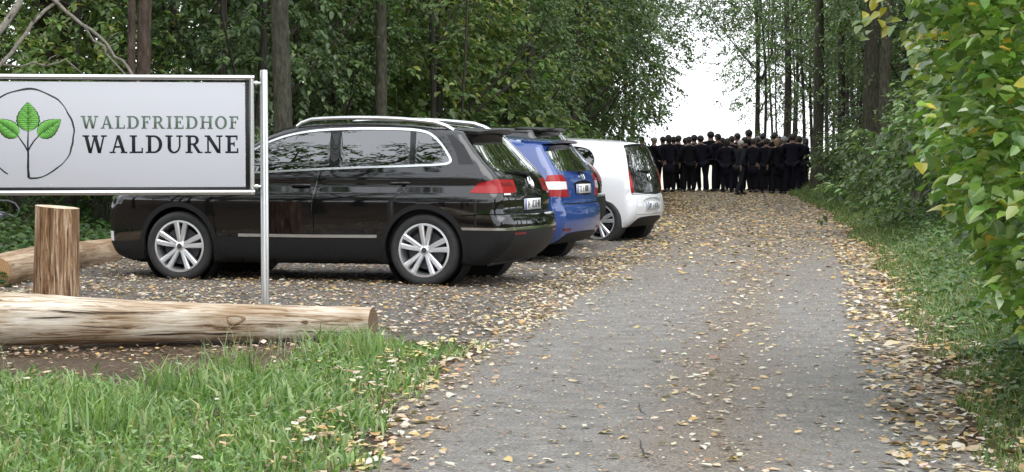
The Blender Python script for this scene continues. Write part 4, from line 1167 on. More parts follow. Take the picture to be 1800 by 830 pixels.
LOG_B = make_log('fallen_log', 'thick brown grey log lying behind the upright post, its cut end to the left', a, b, 0.185, 0.17, M['log_back'], M['cut_orange'], 9, cut=(0.3, 0), bend=.04, knots=((1.2, -2.0, .03),))

# drying cracks and a torn patch along the long log
M['crack_wood'] = simple('log_crack', (0.035, 0.022, 0.014), 0.95)
rg = np.random.default_rng(12); Lf = (Vector(at(655, 13.75, 567)) - Vector(at(-330, 13.25, 553))).length
lm = [c for c in LOG_F.children if c.name.startswith('trunk')][0].data
LV = np.array([v.co for v in lm.vertices])
for k in range(8):
    x0 = rg.uniform(1.2, Lf - .5); ln = rg.uniform(.2, .8); an = PI + rg.uniform(-.75, .65); n = 12; pts = []
    for i, x in enumerate(np.linspace(x0, min(x0 + ln, Lf - .06), n)):
        aa_ = an + .05 * math.sin(7 * x + k); u = np.array([math.cos(aa_), math.sin(aa_)])
        near = LV[np.abs(LV[:, 0] - x) < .12]; cc = near[:, 1:].mean(0); d_ = near[:, 1:] - cc; r = np.linalg.norm(d_, axis=1); m_ = (d_ @ u) / r > .96
        rr = (r[m_].max() if m_.any() else r.mean()) + .0005
        w = (.003 + .0022 * (k % 3)) * math.sin(PI * (i + .4) / n); t_ = np.array([-u[1], u[0]])
        p = cc + u * rr; pts.append([(x, *(p + t_ * w)), (x, *(p + u * -.0 - t_ * w))])
    V = [q for p in pts for q in p]
    obj('split', np_mesh('split', V, np.array([[2 * i, 2 * i + 1, 2 * i + 3, 2 * i + 2] for i in range(n - 1)]), M['crack_wood']), LOG_F)

# upright post
px_, Yp = 97, 17.4
X0, _, _ = at(px_, Yp, 500)
zg = gz(X0, Yp)
post = thing('wooden_post', 'short upright barkless tree trunk post standing behind the long log', 'post', (X0, Yp, zg))
rg = np.random.default_rng(5); n = 44; a = np.linspace(0, 2 * PI, n, endpoint=False); ph = rg.random(6) * 6.28
H0 = CAM_H + (265 - 364) * Yp / 3400 - zg
crack = np.zeros(n); crack[[9, 10, 17, 26, 31, 32, 38]] = [.05, .03, .04, .05, .07, .04, .05]
V = []; hs = np.linspace(-.1, 1, 26)
for h in hs:
    z = h * H0
    r = (0.192 + .012 * (1 - h) ** 2) * (1 + .03 * np.sin(3 * a + ph[0]) + .016 * np.sin(8 * a + ph[1] + h) + .012 * np.sin(15 * a + ph[2] + 2 * h) - crack * (0.5 + h * .6) + .005 * rg.normal(size=n))
    x, y = r * np.cos(a), r * np.sin(a)
    tp = sstep(.85, 1, h)
    V.append(np.stack([x + .02 * h, y, z + tp * (-.09 * x + .02 * y)], 1))
V = np.concatenate(V); k = len(hs)
mb = MB(); mb.add(V, [[i * n + j, i * n + (j + 1) % n, (i + 1) * n + (j + 1) % n, (i + 1) * n + j] for i in range(k - 1) for j in range(n)])
mb.build('trunk', M['post_wood'], post, sharp=0); end_cap(V[-n:], 'cut_top', M['cut_pale'], post)

# ------------------------------------------------------------------ sign
M['steel'] = simple('brushed_steel', (0.66, 0.66, 0.66), 0.28, 1.0)
M['panel'] = simple('sign_panel', (0.50, 0.51, 0.55), 0.6, spec=.1)
M['gap_shade'] = simple('sign_gap_shade', (0.02, 0.02, 0.022), 0.6)
M['ink_dark'] = simple('sign_print_dark', (0.02, 0.022, 0.024), 0.8, spec=.1)
M['ink_green'] = simple('sign_print_grey_green', (0.115, 0.165, 0.125), 0.8, spec=.1)
M['ink_ring'] = simple('sign_print_ring', (0.045, 0.055, 0.045), 0.8, spec=.1)
M['leaf_print'] = simple('sign_print_leaf_green', (0.12, 0.36, 0.055), 0.6)
M['vein_print'] = simple('sign_print_vein', (0.05, 0.17, 0.03), 0.6)
YS = 15.5; S = 3400 / YS
XS = (465 - 900) / S
zs = gz(XS, YS)
SIGN = thing('sign_board', 'cemetery sign board reading Waldfriedhof Waldurne between steel posts', 'sign', (XS, YS, zs), R(8))
def su(px):                                  # photo column -> along the board
    q = (px - 900) / 3400; return (q * YS - XS) / (math.cos(R(8)) - q * math.sin(R(8)))
def sz(py): return CAM_H + (265 - py) / S - zs
def post_steel(x):
    mb = MB(); zt = sz(124)
    mb.tube([(x, 0, -.3), (x, 0, zt - .012), (x, 0, zt)], [.032, .032, .029], 20); mb.build('post', M['steel'], SIGN)
fx1, fx0 = su(448), su(-62); fz1, fz0 = sz(133), sz(342.5)
post_steel(0.0); post_steel(fx0 - .085)
ft = .021
mb = MB(); mb.tube([(fx0, 0, fz1 - ft), (fx1, 0, fz1 - ft)], ft, 12); mb.build('frame_bar', M['steel'], SIGN)
mb = MB(); mb.tube([(fx0, 0, fz0 + ft), (fx1, 0, fz0 + ft)], ft, 12); mb.build('frame_bar', M['steel'], SIGN)
for x in (fx0 + .004, fx1 - ft):
    mb = MB(); mb.tube([(x, 0, fz0 + ft * .3), (x, 0, fz1 - ft * .3)], ft - .001, 12); mb.build('frame_bar', M['steel'], SIGN)
for (x0_, x1_) in ((fx1 - ft, -.005), (fx0 - .08, fx0 + .01)):
    for py in (147, 328):
        mb = MB(); mb.tube([(x0_, 0, sz(py)), (x1_, 0, sz(py))], .011, 8); mb.rbox(((x0_ + x1_) / 2 - .01, -.004, sz(py)), (.03, .03, .034), .006); mb.build('clamp', M['steel'], SIGN)
px0, px1 = su(-52), su(432); pz1, pz0 = sz(146), sz(329)
mb = MB(); mb.rbox(((px0 + px1) / 2, 0, (pz0 + pz1) / 2), (px1 - px0, .012, pz1 - pz0), .005, seg=2); PANEL = mb.build('panel', M['panel'], SIGN)
mb = MB()   # dark strips standing in for the shadow gap round the panel, behind stud heads
mb.box((su(437.5), .004, (pz0 + pz1) / 2), (.044, .014, pz1 - pz0 + .03)); mb.box(((px0 + px1) / 2, .004, sz(332)), (px1 - px0, .014, .030)); mb.box(((px0 + px1) / 2, .012, sz(142)), (px1 - px0, .014, .014))
mb.build('shadow_gap_strip', M['gap_shade'], SIGN, smooth=False)
mb = MB()
for z in np.arange(pz0, pz1, .028): mb.box((su(436.5), -.005, z), (.008, .006, .010))
for x in np.arange(px0, px1, .032): mb.box((x, -.005, sz(332)), (.012, .006, .006))
mb.build('stud', M['cladding'], SIGN, smooth=False, kind='stuff')
for (bx, bz) in ((su(90), sz(149)), (su(300), sz(149)), (su(430), sz(149)), (su(90), sz(325)), (su(300), sz(325)), (su(430), sz(325))):
    mb = MB(); mb.sphere((bx, -.006, bz), (.006, .004, .006), 8, 5); mb.build('screw', M['steel'], SIGN)

# letters: slab-serif capitals drawn stroke by stroke, cap height 1
TK, TN, SF = .20, .10, .085
def G_line(p, q, w): # slanted stroke of horizontal width w
    (x0, y0), (x1, y1) = p, q; return [(x0 - w / 2, y0), (x0 + w / 2, y0), (x1 + w / 2, y1), (x1 - w / 2, y1)]
def G_rect(x0, y0, x1, y1): return [(x0, y0), (x1, y0), (x1, y1), (x0, y1)]
def G_ser(x, y, w): return G_rect(x - w / 2, y - (0 if y < .5 else SF), x + w / 2, y + (SF if y < .5 else 0))
def G_arc(cx, cy, rx, ry, a0, a1, tx, ty, n=14):
    out = []
    for i in range(n):
        u, v = a0 + (a1 - a0) * i / n, a0 + (a1 - a0) * (i + 1) / n
        o = lambda t: (cx + rx * math.cos(t), cy + ry * math.sin(t)); q = lambda t: (cx + (rx - tx) * math.cos(t), cy + (ry - ty) * math.sin(t))
        out.append([o(u), o(v), q(v), q(u)])
    return out
def glyph(ch):
    h = PI / 2
    if ch == 'L': return .80, [G_rect(.14, 0, .14 + TK, 1), G_ser(.225, 1, .42), G_ser(.20, 0, .38), G_rect(.2, 0, .78, TN), G_rect(.70, 0, .78, .30)]
    if ch == 'I': return .46, [G_rect(.145, 0, .145 + TK, 1), G_ser(.23, 1, .42), G_ser(.23, 0, .42)]
    if ch == 'F': return .76, [G_rect(.14, 0, .14 + TK, 1), G_ser(.24, 0, .44), G_rect(.02, 1 - TN, .74, 1), G_rect(.66, .72, .74, 1), G_rect(.2, .48, .56, .48 + TN), G_rect(.50, .38, .57, .65)]
    if ch == 'E': return .80, [G_rect(.14, 0, .14 + TK, 1), G_rect(.02, 1 - TN, .74, 1), G_rect(.66, .74, .74, 1), G_rect(.2, .48, .56, .48 + TN), G_rect(.50, .38, .57, .65), G_rect(.02, 0, .78, TN), G_rect(.70, 0, .78, .28)]
    if ch == 'H': return 1.06, [G_rect(.14, 0, .14 + TK, 1), G_rect(.75, 0, .75 + TK, 1), G_rect(.2, .48, .8, .48 + TN)] + [G_ser(x, y, .42) for x in (.225, .835) for y in (0, 1)]
    if ch == 'N': return 1.08, [G_rect(.16, 0, .16 + TN, 1), G_rect(.84, 0, .84 + TN, 1), G_line((.20, 1), (.86, 0), TK * 1.15), G_ser(.20, 0, .38), G_ser(.88, 1, .38), G_ser(.14, 1, .26)]
    if ch == 'U': return 1.04, [G_rect(.14, .35, .14 + TK, 1), G_rect(.80, .35, .80 + TN, 1), G_ser(.225, 1, .42), G_ser(.84, 1, .38)] + G_arc(.5075, .36, .3675, .37, PI, 1.5 * PI, TK, TN) + G_arc(.5075, .36, .3675, .37, 1.5 * PI, 2 * PI, TN, TN)
    if ch == 'O': return 1.04, G_arc(.52, .5, .48, .52, 0, 2 * PI, TK, TN, 36)
    if ch == 'D': return 1.02, [G_rect(.14, 0, .14 + TK, 1), G_ser(.2, 0, .36), G_ser(.2, 1, .36), G_rect(.2, 0, .50, TN), G_rect(.2, 1 - TN, .50, 1)] + G_arc(.50, .5, .48, .5, -h, h, TK, TN, 22)
    if ch == 'R': return 1.0, [G_rect(.14, 0, .14 + TK, 1), G_ser(.225, 0, .42), G_ser(.2, 1, .36), G_rect(.2, 1 - TN, .52, 1), G_rect(.2, .46, .52, .46 + TN), G_line((.50, .50), (.84, 0), TK), G_ser(.90, 0, .22)] + G_arc(.50, .73, .30, .27, -h, h, TK * .9, TN, 18)
    if ch == 'A': return 1.04, [G_line((.20, 0), (.50, 1), TN), G_line((.84, 0), (.52, 1), TK), G_rect(.28, .30, .74, .30 + TN), G_ser(.19, 0, .34), G_ser(.85, 0, .38), G_rect(.42, .97, .60, 1.0)]
    if ch == 'W': return 1.42, [G_line((.20, 1), (.45, 0), TK), G_line((.72, 1), (.47, 0), TN), G_line((.72, 1), (.98, 0), TK), G_line((1.24, 1), (1.0, 0), TN), G_ser(.19, 1, .38), G_ser(.72, 1, .34), G_ser(1.24, 1, .34)]
GL_CACHE = {}
def word(txt, pxa, pxb, pya, pyb, mat):
    h = sz(pya) - sz(pyb); tot = sum(glyph(c)[0] for c in txt); W = su(pxb) - su(pxa)
    gap = .13; k = W / (tot + gap * (len(txt) - 1)); x = su(pxa)
    for c in txt:
        w, polys = glyph(c)
        key = (c, mat.name)
        if key not in GL_CACHE:
            mb = MB()
            for i, p in enumerate(polys): mb.prism([(q[0] * k, q[1] * h) for q in p], 0, -.0010 - .00004 * i)
            GL_CACHE[key] = mb.mesh('letter', mat, smooth=False)
        obj('letter', GL_CACHE[key], PANEL, (x, -.0062, sz(pyb)))
        x += (w + gap) * k
word('WALDFRIEDHOF', 143, 420, 205, 227, M['ink_green'])
word('WALDURNE', 146, 420, 238.5, 269.5, M['ink_dark'])
def ribbon(mb, pts, w, y0=-.0064, th=.0010):
    P = np.array(pts, float); T = unit(np.gradient(P, axis=0)); Nn = np.stack([-T[:, 1], T[:, 0]], 1)
    w = np.broadcast_to(w, (len(P),))[:, None] / 2
    A, B = P + Nn * w, P - Nn * w
    for i in range(len(P) - 1): mb.prism([A[i], A[i + 1], B[i + 1], B[i]], y0, y0 - th - .00003 * (i % 2))
rg = random.Random(4)
cx, cz, cr = su(51), sz(236), 77 / S
ang = np.linspace(R(-90), R(-90 + 333), 80)
mb = MB(); ribbon(mb, [(cx + cr * (1 + .012 * math.sin(9 * t) + .006 * math.sin(23 * t)) * math.cos(t), cz + cr * (1 + .012 * math.sin(9 * t + 1)) * math.sin(t)) for t in ang], [.0115 + .005 * math.sin(7 * t) * math.sin(3 * t) for t in ang])
LOGO = mb.build('logo_ring', M['ink_ring'], PANEL, smooth=False)
mb = MB(); ribbon(mb, [(su(51), sz(312)), (su(50), sz(295)), (su(50.5), sz(275)), (su(50), sz(255)), (su(51), sz(228))], [.020, .017, .015, .012, .008])
ribbon(mb, [(su(50), sz(266)), (su(55), sz(257)), (su(62), sz(247)), (su(69), sz(240))], [.012, .011, .009, .007], -.0068)
ribbon(mb, [(su(50), sz(266)), (su(45), sz(257)), (su(38), sz(247)), (su(33), sz(240))], [.012, .011, .009, .007], -.0070)
mb.build('logo_stem', M['ink_dark'], PANEL, smooth=False)
def print_leaf(b0, tip, wid, nm='logo_leaf'):
    b0, tip = np.array([su(b0[0]), sz(b0[1])]), np.array([su(tip[0]), sz(tip[1])]); d = tip - b0; nrm = np.array([-d[1], d[0]]) / np.linalg.norm(d) * wid / S / 2
    t = np.linspace(0, 1, 15); sh = np.sin(PI * t ** .72) ** .85
    for mat_, grow, y0, nme in ((M['ink_dark'], 1.10, -.0064, 'leaf_outline'), (M['leaf_print'], 1.0, -.0074, nm)):
        mb = MB()
        for s_ in (1, -1):
            for i in range(14):
                ser = 1 + .10 * ((i % 2) - .5)
                a_, b_ = sh[i] * grow * (1 + .08 * ((i % 2))), sh[i + 1] * grow * (1 + .08 * ((i + 1) % 2))
                mb.prism([b0 + d * t[i], b0 + d * t[i] + s_ * nrm * a_, b0 + d * t[i + 1] + s_ * nrm * b_, b0 + d * t[i + 1]], y0, y0 - .0008 - .00002 * i)
        o = mb.build(nme, mat_, PANEL, smooth=False)
    mb = MB(); ribbon(mb, [b0 + d * q for q in (0, .3, .6, .9)], [.006, .005, .004, .002], -.0086)
    for q in (.25, .42, .6):
        for s_ in (1, -1): ribbon(mb, [b0 + d * q, b0 + d * (q + .16) + s_ * nrm * .62 * math.sin(PI * q ** .7)], [.004, .002], -.0088)
    mb.build('leaf_vein', M['vein_print'], PANEL, smooth=False)
print_leaf((51, 232), (51, 181), 35); print_leaf((68, 240), (109, 211), 27); print_leaf((34, 240), (-7, 211), 27)

# ------------------------------------------------------------------ odds and ends
M['tube_grey'] = simple('grey_tube', (0.16, 0.17, 0.18), 0.4, 0.3)
M['lump'] = simple('pale_sheet', (0.55, 0.56, 0.60), 0.5)
Yc = 27.0; xc, _, zc = at(10, Yc, 384); zc0 = gz(xc, Yc)
cart = thing('garden_cart', 'dark tube framed cart with rounded handle standing in the ivy behind the logs', 'cart', (xc, Yc, zc0))
hz0 = zc - zc0
mb = MB(); mb.tube([(-.10, 0, hz0 + .25), (.04, 0, hz0 + .245), (.13, .0, hz0 + .21), (.185, 0, hz0 + .13), (.17, 0, hz0 + .04), (.13, 0, hz0 - .0)], .014, 10); mb.build('handle', M['tube_grey'], cart)
mb = MB(); mb.tube([(-.9, .02, hz0 + .16), (-.3, .02, hz0 + .13), (.0, .02, hz0 + .07), (.14, .02, hz0 + .01)], .017, 10); mb.build('frame_tube', M['tube_grey'], cart)
mb = MB(); mb.rbox((-.42, .05, hz0 + .0), (.80, .5, .10), .04); mb.build('tray', M['tube_grey'], cart)
mb = MB(); mb.rbox((-.30, -.0, hz0 + .07), (.50, .3, .05), .02, rot=Matrix.Rotation(.12, 3, 'Y')); mb.build('cover_sheet', M['lump'], cart)
for yy in (-.12, .25):
    mb = MB(); mb.tube([(-.15, yy, -.02), (-.15, yy, hz0)], .014, 8); mb.build('leg', M['tube_grey'], cart)
mb = MB(); mb.lathe([(.001, -.03), (.16, -.03), (.19, -.02), (.19, .02), (.16, .03), (.001, .03)], 24, 'y', (-.8, .05, .18)); mb.build('wheel', M['rubber'], cart)
X_, Y_ = (1603 - 900) * 31 / 3400, 31.0
st = tag(MB(), None) if False else None
mb = MB(); mb.tube([(0, 0, -.1), (.0, 0, .2), (.012, 0, .45), (.02, 0, .62)], [.016, .017, .015, .013], 8)
o = mb.build('marker_stake', M['bark_pale'], None, loc=(X_, Y_, gz(X_, Y_))); tag(o, 'thin pale stick standing in the grass on the right verge', 'stake')
# ------------------------------------------------------------------ people: a funeral party seen from behind
M['skin'] = simple('skin', (0.22, 0.13, 0.095), 0.6)
M['suit'] = simple('black_suit', (0.006, 0.006, 0.009), 0.9, spec=.2, noise=.3, nscale=60)
M['suit_blue'] = simple('navy_coat', (0.007, 0.007, 0.014), 0.9, spec=.2, noise=.3, nscale=60)
M['suit_grey'] = simple('charcoal_jacket', (0.016, 0.017, 0.023), 0.9, spec=.2, noise=.3, nscale=60)
M['shoe'] = simple('black_shoe', (0.008, 0.008, 0.008), 0.35)
HAIR = {k: simple('hair_' + k, c, 0.6, noise=.3, nscale=90) for k, c in dict(black=(.012, .010, .009), brown=(.028, .019, .013), grey=(.25, .245, .24), white=(.45, .44, .42), blond=(.22, .15, .08)).items()}
def skin_mesh(name, J, E, mat, sub=1, root=0):
    bm = bmesh.new(); L = bm.verts.layers.skin.verify()
    vs = []
    for i, (p, r) in enumerate(J):
        v = bm.verts.new(p); r = r if hasattr(r, '__len__') else (r, r); v[L].radius = r; v[L].use_root = (i == root); vs.append(v)
    for a, b in E: bm.edges.new((vs[a], vs[b]))
    me = bpy.data.meshes.new('skeleton'); bm.to_mesh(me); bm.free()
    o = bpy.data.objects.new('skeleton', me); COL.objects.link(o)
    s = o.modifiers.new('s', 'SKIN'); s.use_smooth_shade = True
    if sub: q = o.modifiers.new('q', 'SUBSURF'); q.levels = sub; q.render_levels = sub
    dg = bpy.context.evaluated_depsgraph_get(); dg.update()
    out = bpy.data.meshes.new_from_object(o.evaluated_get(dg)); out.name = name
    bpy.data.objects.remove(o); bpy.data.meshes.remove(me)
    out.materials.clear(); out.materials.append(mat)
    return out
def person_meshes(pose, cloth, arms, long):
    """standing figure, 1.76 m, facing +Y; returns meshes of the body and what it wears"""
    st, step = pose
    hipL, hipR = (-.095, 0, .92), (.095, 0, .92)
    knee = [(-.10 - st * .4, step * .16 + .02, .50), (.10 + st * .4, -step * .12 + .02, .50)]
    ank = [(-.10 - st, step * .30 - .02, .085), (.10 + st, -step * .34 - .03, .085 + .03 * step)]
    toe = [(a[0] * 1.1, a[1] + .17, .035) for a in ank]
    sh = [(-.185, 0, 1.43), (.185, 0, 1.43)]
    if arms == 'front': el = [(-.27, .02, 1.15), (.27, .02, 1.15)]; wr = [(-.08, .22, 1.0), (.08, .22, 1.0)]; dirs = [(.6, .2, -.6), (-.6, .2, -.6)]
    elif arms == 'swing': el = [(-.25, .10, 1.16), (.25, -.13, 1.16)]; wr = [(-.24, .28, .98), (.26, -.20, .93)]; dirs = [(0, .5, -.85), (0, .1, -1)]
    else: el = [(-.245, -.02, 1.14), (.245, -.02, 1.14)]; wr = [(-.235, .11, .92), (.235, .11, .92)]; dirs = [(.05, .1, -1), (-.05, .1, -1)]
    J = [((0, 0, .96), (.12, .09)), ((0, 0, 1.14), (.11, .085)), ((0, 0, 1.36), (.13, .09)), ((0, -.005, 1.49), .055), ((0, .01, 1.555), .055), ((0, .02, 1.62), (.072, .085)), ((0, .015, 1.69), (.076, .092)), ((0, .01, 1.745), (.05, .06))]
    E = [(i, i + 1) for i in range(7)]
    def add(p, r, par): J.append((p, r)); E.append((par, len(J) - 1)); return len(J) - 1
    add((0, .115, 1.625), .012, 5)                                   # nose
    for s in (-1, 1): add((s * .085, 0, 1.64), (.010, .022), 5)       # ears
    for i in (0, 1):
        a = add((hipL, hipR)[i], .085, 0); a = add(knee[i], .055, a); a = add(ank[i], .038, a); add(toe[i], (.04, .025), a)
        a = add(sh[i], .055, 2); a = add(el[i], .042, a); a = add(wr[i], .028, a)
        d = np.array(dirs[i], float); d /= np.linalg.norm(d); w = np.array(wr[i]); sd = np.cross(d, (1, 0, 0)); sd /= np.linalg.norm(sd); pn = np.cross(d, sd)
        palm = add(tuple(w + d * .07), (.038, .018), a)
        for k, (o_, ln) in enumerate(((-.03, .065), (-.01, .078), (.01, .073), (.03, .055))):
            q = add(tuple(w + d * .095 + sd * o_), .0085, palm); q = add(tuple(w + d * (.095 + ln * .55) + sd * o_ * 1.1 + pn * .008), .008, q); add(tuple(w + d * (.095 + ln * .95) + sd * o_ * 1.1 + pn * .024), .007, q)
        q = add(tuple(w + d * .045 - sd * .045), .010, palm); add(tuple(w + d * .085 - sd * .062 + pn * .012), .008, q)
    body = skin_mesh('body', J, E, M['skin'], 1)
    # coat or jacket
    hem = {'jacket': .80, 'coat': .52, 'skirt': .84}[long]
    J = [((0, 0, 1.16), (.165, .125)), ((0, 0, 1.34), (.185, .13)), ((0, 0, 1.45), (.12, .10)), ((0, -.01, 1.515), (.068, .068)), ((0, 0, 1.0), (.17, .135)), ((0, 0, hem), (.20 if long == 'coat' else .165, .13)), ]
    E = [(0, 1), (1, 2), (2, 3), (0, 4), (4, 5)]
    for i in (0, 1):
        s = (-1, 1)[i]
        a = add((s * .19, 0, 1.42), .075, 1); a = add(el[i], .062, a); add(tuple(np.array(wr[i]) + [0, 0, .01]), .046, a)
    jacket = skin_mesh('coat' if long == 'coat' else 'jacket', J, E, cloth, 1)
    if long == 'skirt':
        J = [((0, 0, .95), (.17, .13)), ((0, 0, .75), (.20, .16)), ((0, 0, .52), (.20, .17))]; E = [(0, 1), (1, 2)]
        legs = skin_mesh('skirt', J, E, cloth, 1)
        J = []; E = []
        J = [((0, 0, .80), .08)]
        for i in (0, 1):
            a = add((hipL, hipR)[i][:2] + (.75,), .09, 0); a = add(knee[i], .060, a); add(ank[i], .043, a)
        tights = skin_mesh('tights', J, E, M['suit'], 1)
    else:
        J = [((0, 0, .95), (.165, .125))]; E = []
        for i in (0, 1):
            a = add(tuple(np.array((hipL, hipR)[i]) - [0, 0, .04]), .095, 0); a = add(knee[i], .068, a); add(tuple(np.array(ank[i]) + [0, 0, -.03]), .056, a)
        legs = skin_mesh('trousers', J, E, cloth, 1); tights = None
    sh_ = []
    for i in (0, 1):
        mb = MB(); a = np.array(ank[i]); mb.sphere((a[0], a[1] + .05, .045 + (a[2] - .085)), (.048, .13, .048), 10, 6); sh_.append(mb.mesh('shoe', M['shoe']))
    return body, jacket, legs, tights, sh_
def hair_mesh(style):
    """shell over the skull, open at the face"""
    V = []; n, m = 18, 9
    for i in range(m):
        for j in range(n):
            p = 2 * PI * j / n; back = .5 - .5 * math.sin(p)         # p = 90 deg is the face
            low = {'short': 1.05 + 1.45 * back, 'long': 1.15 + 1.3 * back, 'bald': 1.0}[style]
            t = low * i / (m - 1)
            if style == 'bald': t = .95 + .85 * (i / (m - 1)) * (back > .25)
            r = 1 + .05 * math.sin(3 * p + 2 * i) * .3
            V.append((.088 * r * math.sin(t) * math.cos(p), .012 + .106 * r * math.sin(t) * math.sin(p), 1.655 + .112 * r * math.cos(t) - (.10 * (i / (m - 1)) ** 3 * back if style == 'long' else 0)))
    mb = MB(); mb.add(V, [[i * n + j, i * n + (j + 1) % n, (i + 1) * n + (j + 1) % n, (i + 1) * n + j] for i in range(m - 1) for j in range(n)])
    return mb
HM = {(s, k): hair_mesh(s).mesh('hair', HAIR[k]) for s in ('short', 'long', 'bald') for k in HAIR}
PROTO = {
    'suit': person_meshes((.02, .1), M['suit'], 'down', 'jacket'),
    'suit_wide': person_meshes((.07, .0), M['suit_blue'], 'front', 'jacket'),
    'coat': person_meshes((.03, .1), M['suit_blue'], 'front', 'coat'),
    'coat_down': person_meshes((.02, .0), M['suit'], 'down', 'coat'),
    'skirt': person_meshes((.0, .1), M['suit_blue'], 'front', 'skirt'),
    'walk': person_meshes((.07, .75), M['suit_grey'], 'swing', 'jacket'),
}
FACE = None
def face_bits():
    mb = MB()
    for s in (-1, 1): mb.sphere((s * .032, .098, 1.645), (.012, .008, .008), 8, 5)
    e = mb.mesh('eyes', M['shoe'])
    mb = MB(); mb.sphere((0, .096, 1.575), (.026, .010, .007), 8, 5); m_ = mb.mesh('mouth', simple('lips', (.28, .10, .09), .5))
    return e, m_
FACE = face_bits()
CROWD = 'mourners in dark clothes standing in a close group on the track'
def person(px, Y, top, kind, hair, style, yaw, label):
    x = (px - 900) * Y / 3400; g = gz(x, Y)
    z = CAM_H + (265 - top) * Y / 3400 - g
    h_ = math.sin(px * 12.9898 + Y * 78.233) * 43758.5453; h_ -= math.floor(h_)
    if kind != 'walk': yaw += (h_ - .5) * 70
    t = thing('person', label, 'person', (x, Y, g), R(yaw), CROWD)
    k = z / 1.765; t.scale = (k * (1.14 + .2 * ((h_ * 7.3) % 1)), k * (1.0 + .15 * ((h_ * 3.7) % 1)), k)
    body, jacket, legs, tights, shoes = PROTO[kind]
    obj('body', body, t); obj(jacket.name.split('.')[0], jacket, t); obj(legs.name.split('.')[0], legs, t)
    if tights: obj('tights', tights, t)
    for s in shoes: obj('shoe', s, t)
    obj('hair', HM[(style, hair)], t); obj('eyes', FACE[0], t); obj('mouth', FACE[1], t)
    return t
C_IN = 'person in dark clothes hemmed in among the others in the middle of the crowd'
for a in [
    (1086, 66.0, 237, 'suit', 'black', 'short', 10, 'black haired mourner whose head rises just above the white car roof, leftmost of the crowd'),
    (1108, 65.5, 240, 'coat', 'black', 'short', -15, 'dark haired mourner behind the white car roof, second head from the left'),
    (1128, 64.5, 240, 'suit', 'black', 'short', 20, 'dark haired mourner half hidden by the right end of the white car roof'),
    (1149, 61.5, 240, 'coat', 'grey', 'bald', -50, 'grey haired balding mourner beside the tailgate of the white car'),
    (1175, 62.0, 237, 'skirt', 'black', 'long', 15, 'mourner in dark skirt standing right of the balding one'),
    (1192, 63.6, 238, 'coat_down', 'brown', 'short', -10, 'mourner in long dark coat just right of the one in the skirt'),
    (1211, 62.6, 240, 'suit', 'brown', 'short', 5, 'mourner in dark suit with pale gap of light right of the legs'),
    (1220, 65.4, 237, 'coat', 'black', 'short', 0, C_IN),
    (1231, 63.0, 238, 'suit_wide', 'black', 'short', 8, 'broad mourner in dark suit with feet apart, left of the tallest two heads'),
    (1249, 64.6, 231, 'suit', 'black', 'short', -4, 'tall black haired mourner whose square head stands out against the white sky'),
    (1262, 63.4, 235, 'suit_wide', 'black', 'short', 12, 'mourner with rounded head close to the right of the tall square headed one'),
    (1278, 62.0, 243, 'coat', 'black', 'long', 0, 'shorter mourner in a coat left of the striding grey haired one'),
    (1296, 66.0, 234, 'suit', 'black', 'short', 20, C_IN),
    (1301, 58.6, 246, 'walk', 'white', 'short', -62, 'white haired mourner in charcoal jacket striding with legs apart at the front of the crowd'),
    (1316, 66.5, 228, 'suit', 'black', 'short', 15, 'tallest mourner at the back, head high above the white haired one'),
    (1324, 62.0, 243, 'skirt', 'brown', 'short', -8, 'mourner in dark skirt right behind the striding white haired one'),
    (1341, 63.5, 234, 'suit', 'black', 'short', 0, C_IN),
    (1347, 61.0, 243, 'coat_down', 'brown', 'short', 6, 'mourner in long dark coat right of the skirted one, near the thin tree trunk'),
    (1361, 64.5, 233, 'suit', 'black', 'short', -20, C_IN),
    (1366, 60.4, 243, 'coat_down', 'blond', 'long', -4, 'fair haired mourner in long dark coat at the right of the crowd'),
    (1378, 63.2, 240, 'suit_wide', 'grey', 'short', 10, 'grey haired mourner between the fair haired one and the man at the right'),
    (1393, 60.2, 235, 'suit_wide', 'black', 'short', 6, 'broad black haired mourner in dark suit at the right front of the crowd'),
    (1404, 63.0, 239, 'coat', 'brown', 'short', 25, 'mourner in dark coat partly hidden behind the broad one at the right'),
    (1416, 64.0, 243, 'coat', 'black', 'long', 35, 'rightmost mourner in dark coat beside the tree trunk and verge'),
    (1286, 64.6, 239, 'suit', 'brown', 'short', 0, C_IN), (1333, 66.6, 239, 'coat_down', 'grey', 'short', 0, C_IN),
    (1165, 65.5, 240, 'suit', 'black', 'short', 0, C_IN), (1184, 64.6, 240, 'coat', 'black', 'short', 10, C_IN), (1205, 64.4, 242, 'suit', 'black', 'short', -10, C_IN),
    (1270, 65.3, 242, 'suit', 'brown', 'short', 0, C_IN), (1309, 64.2, 241, 'suit', 'black', 'short', 0, C_IN), (1331, 64.4, 242, 'suit', 'black', 'short', 0, C_IN),
    (1371, 66.2, 240, 'suit', 'black', 'short', 0, C_IN), (1387, 65.8, 241, 'suit', 'black', 'short', 0, C_IN), (1399, 66.2, 241, 'coat', 'black', 'short', 0, C_IN),
]: person(*a)
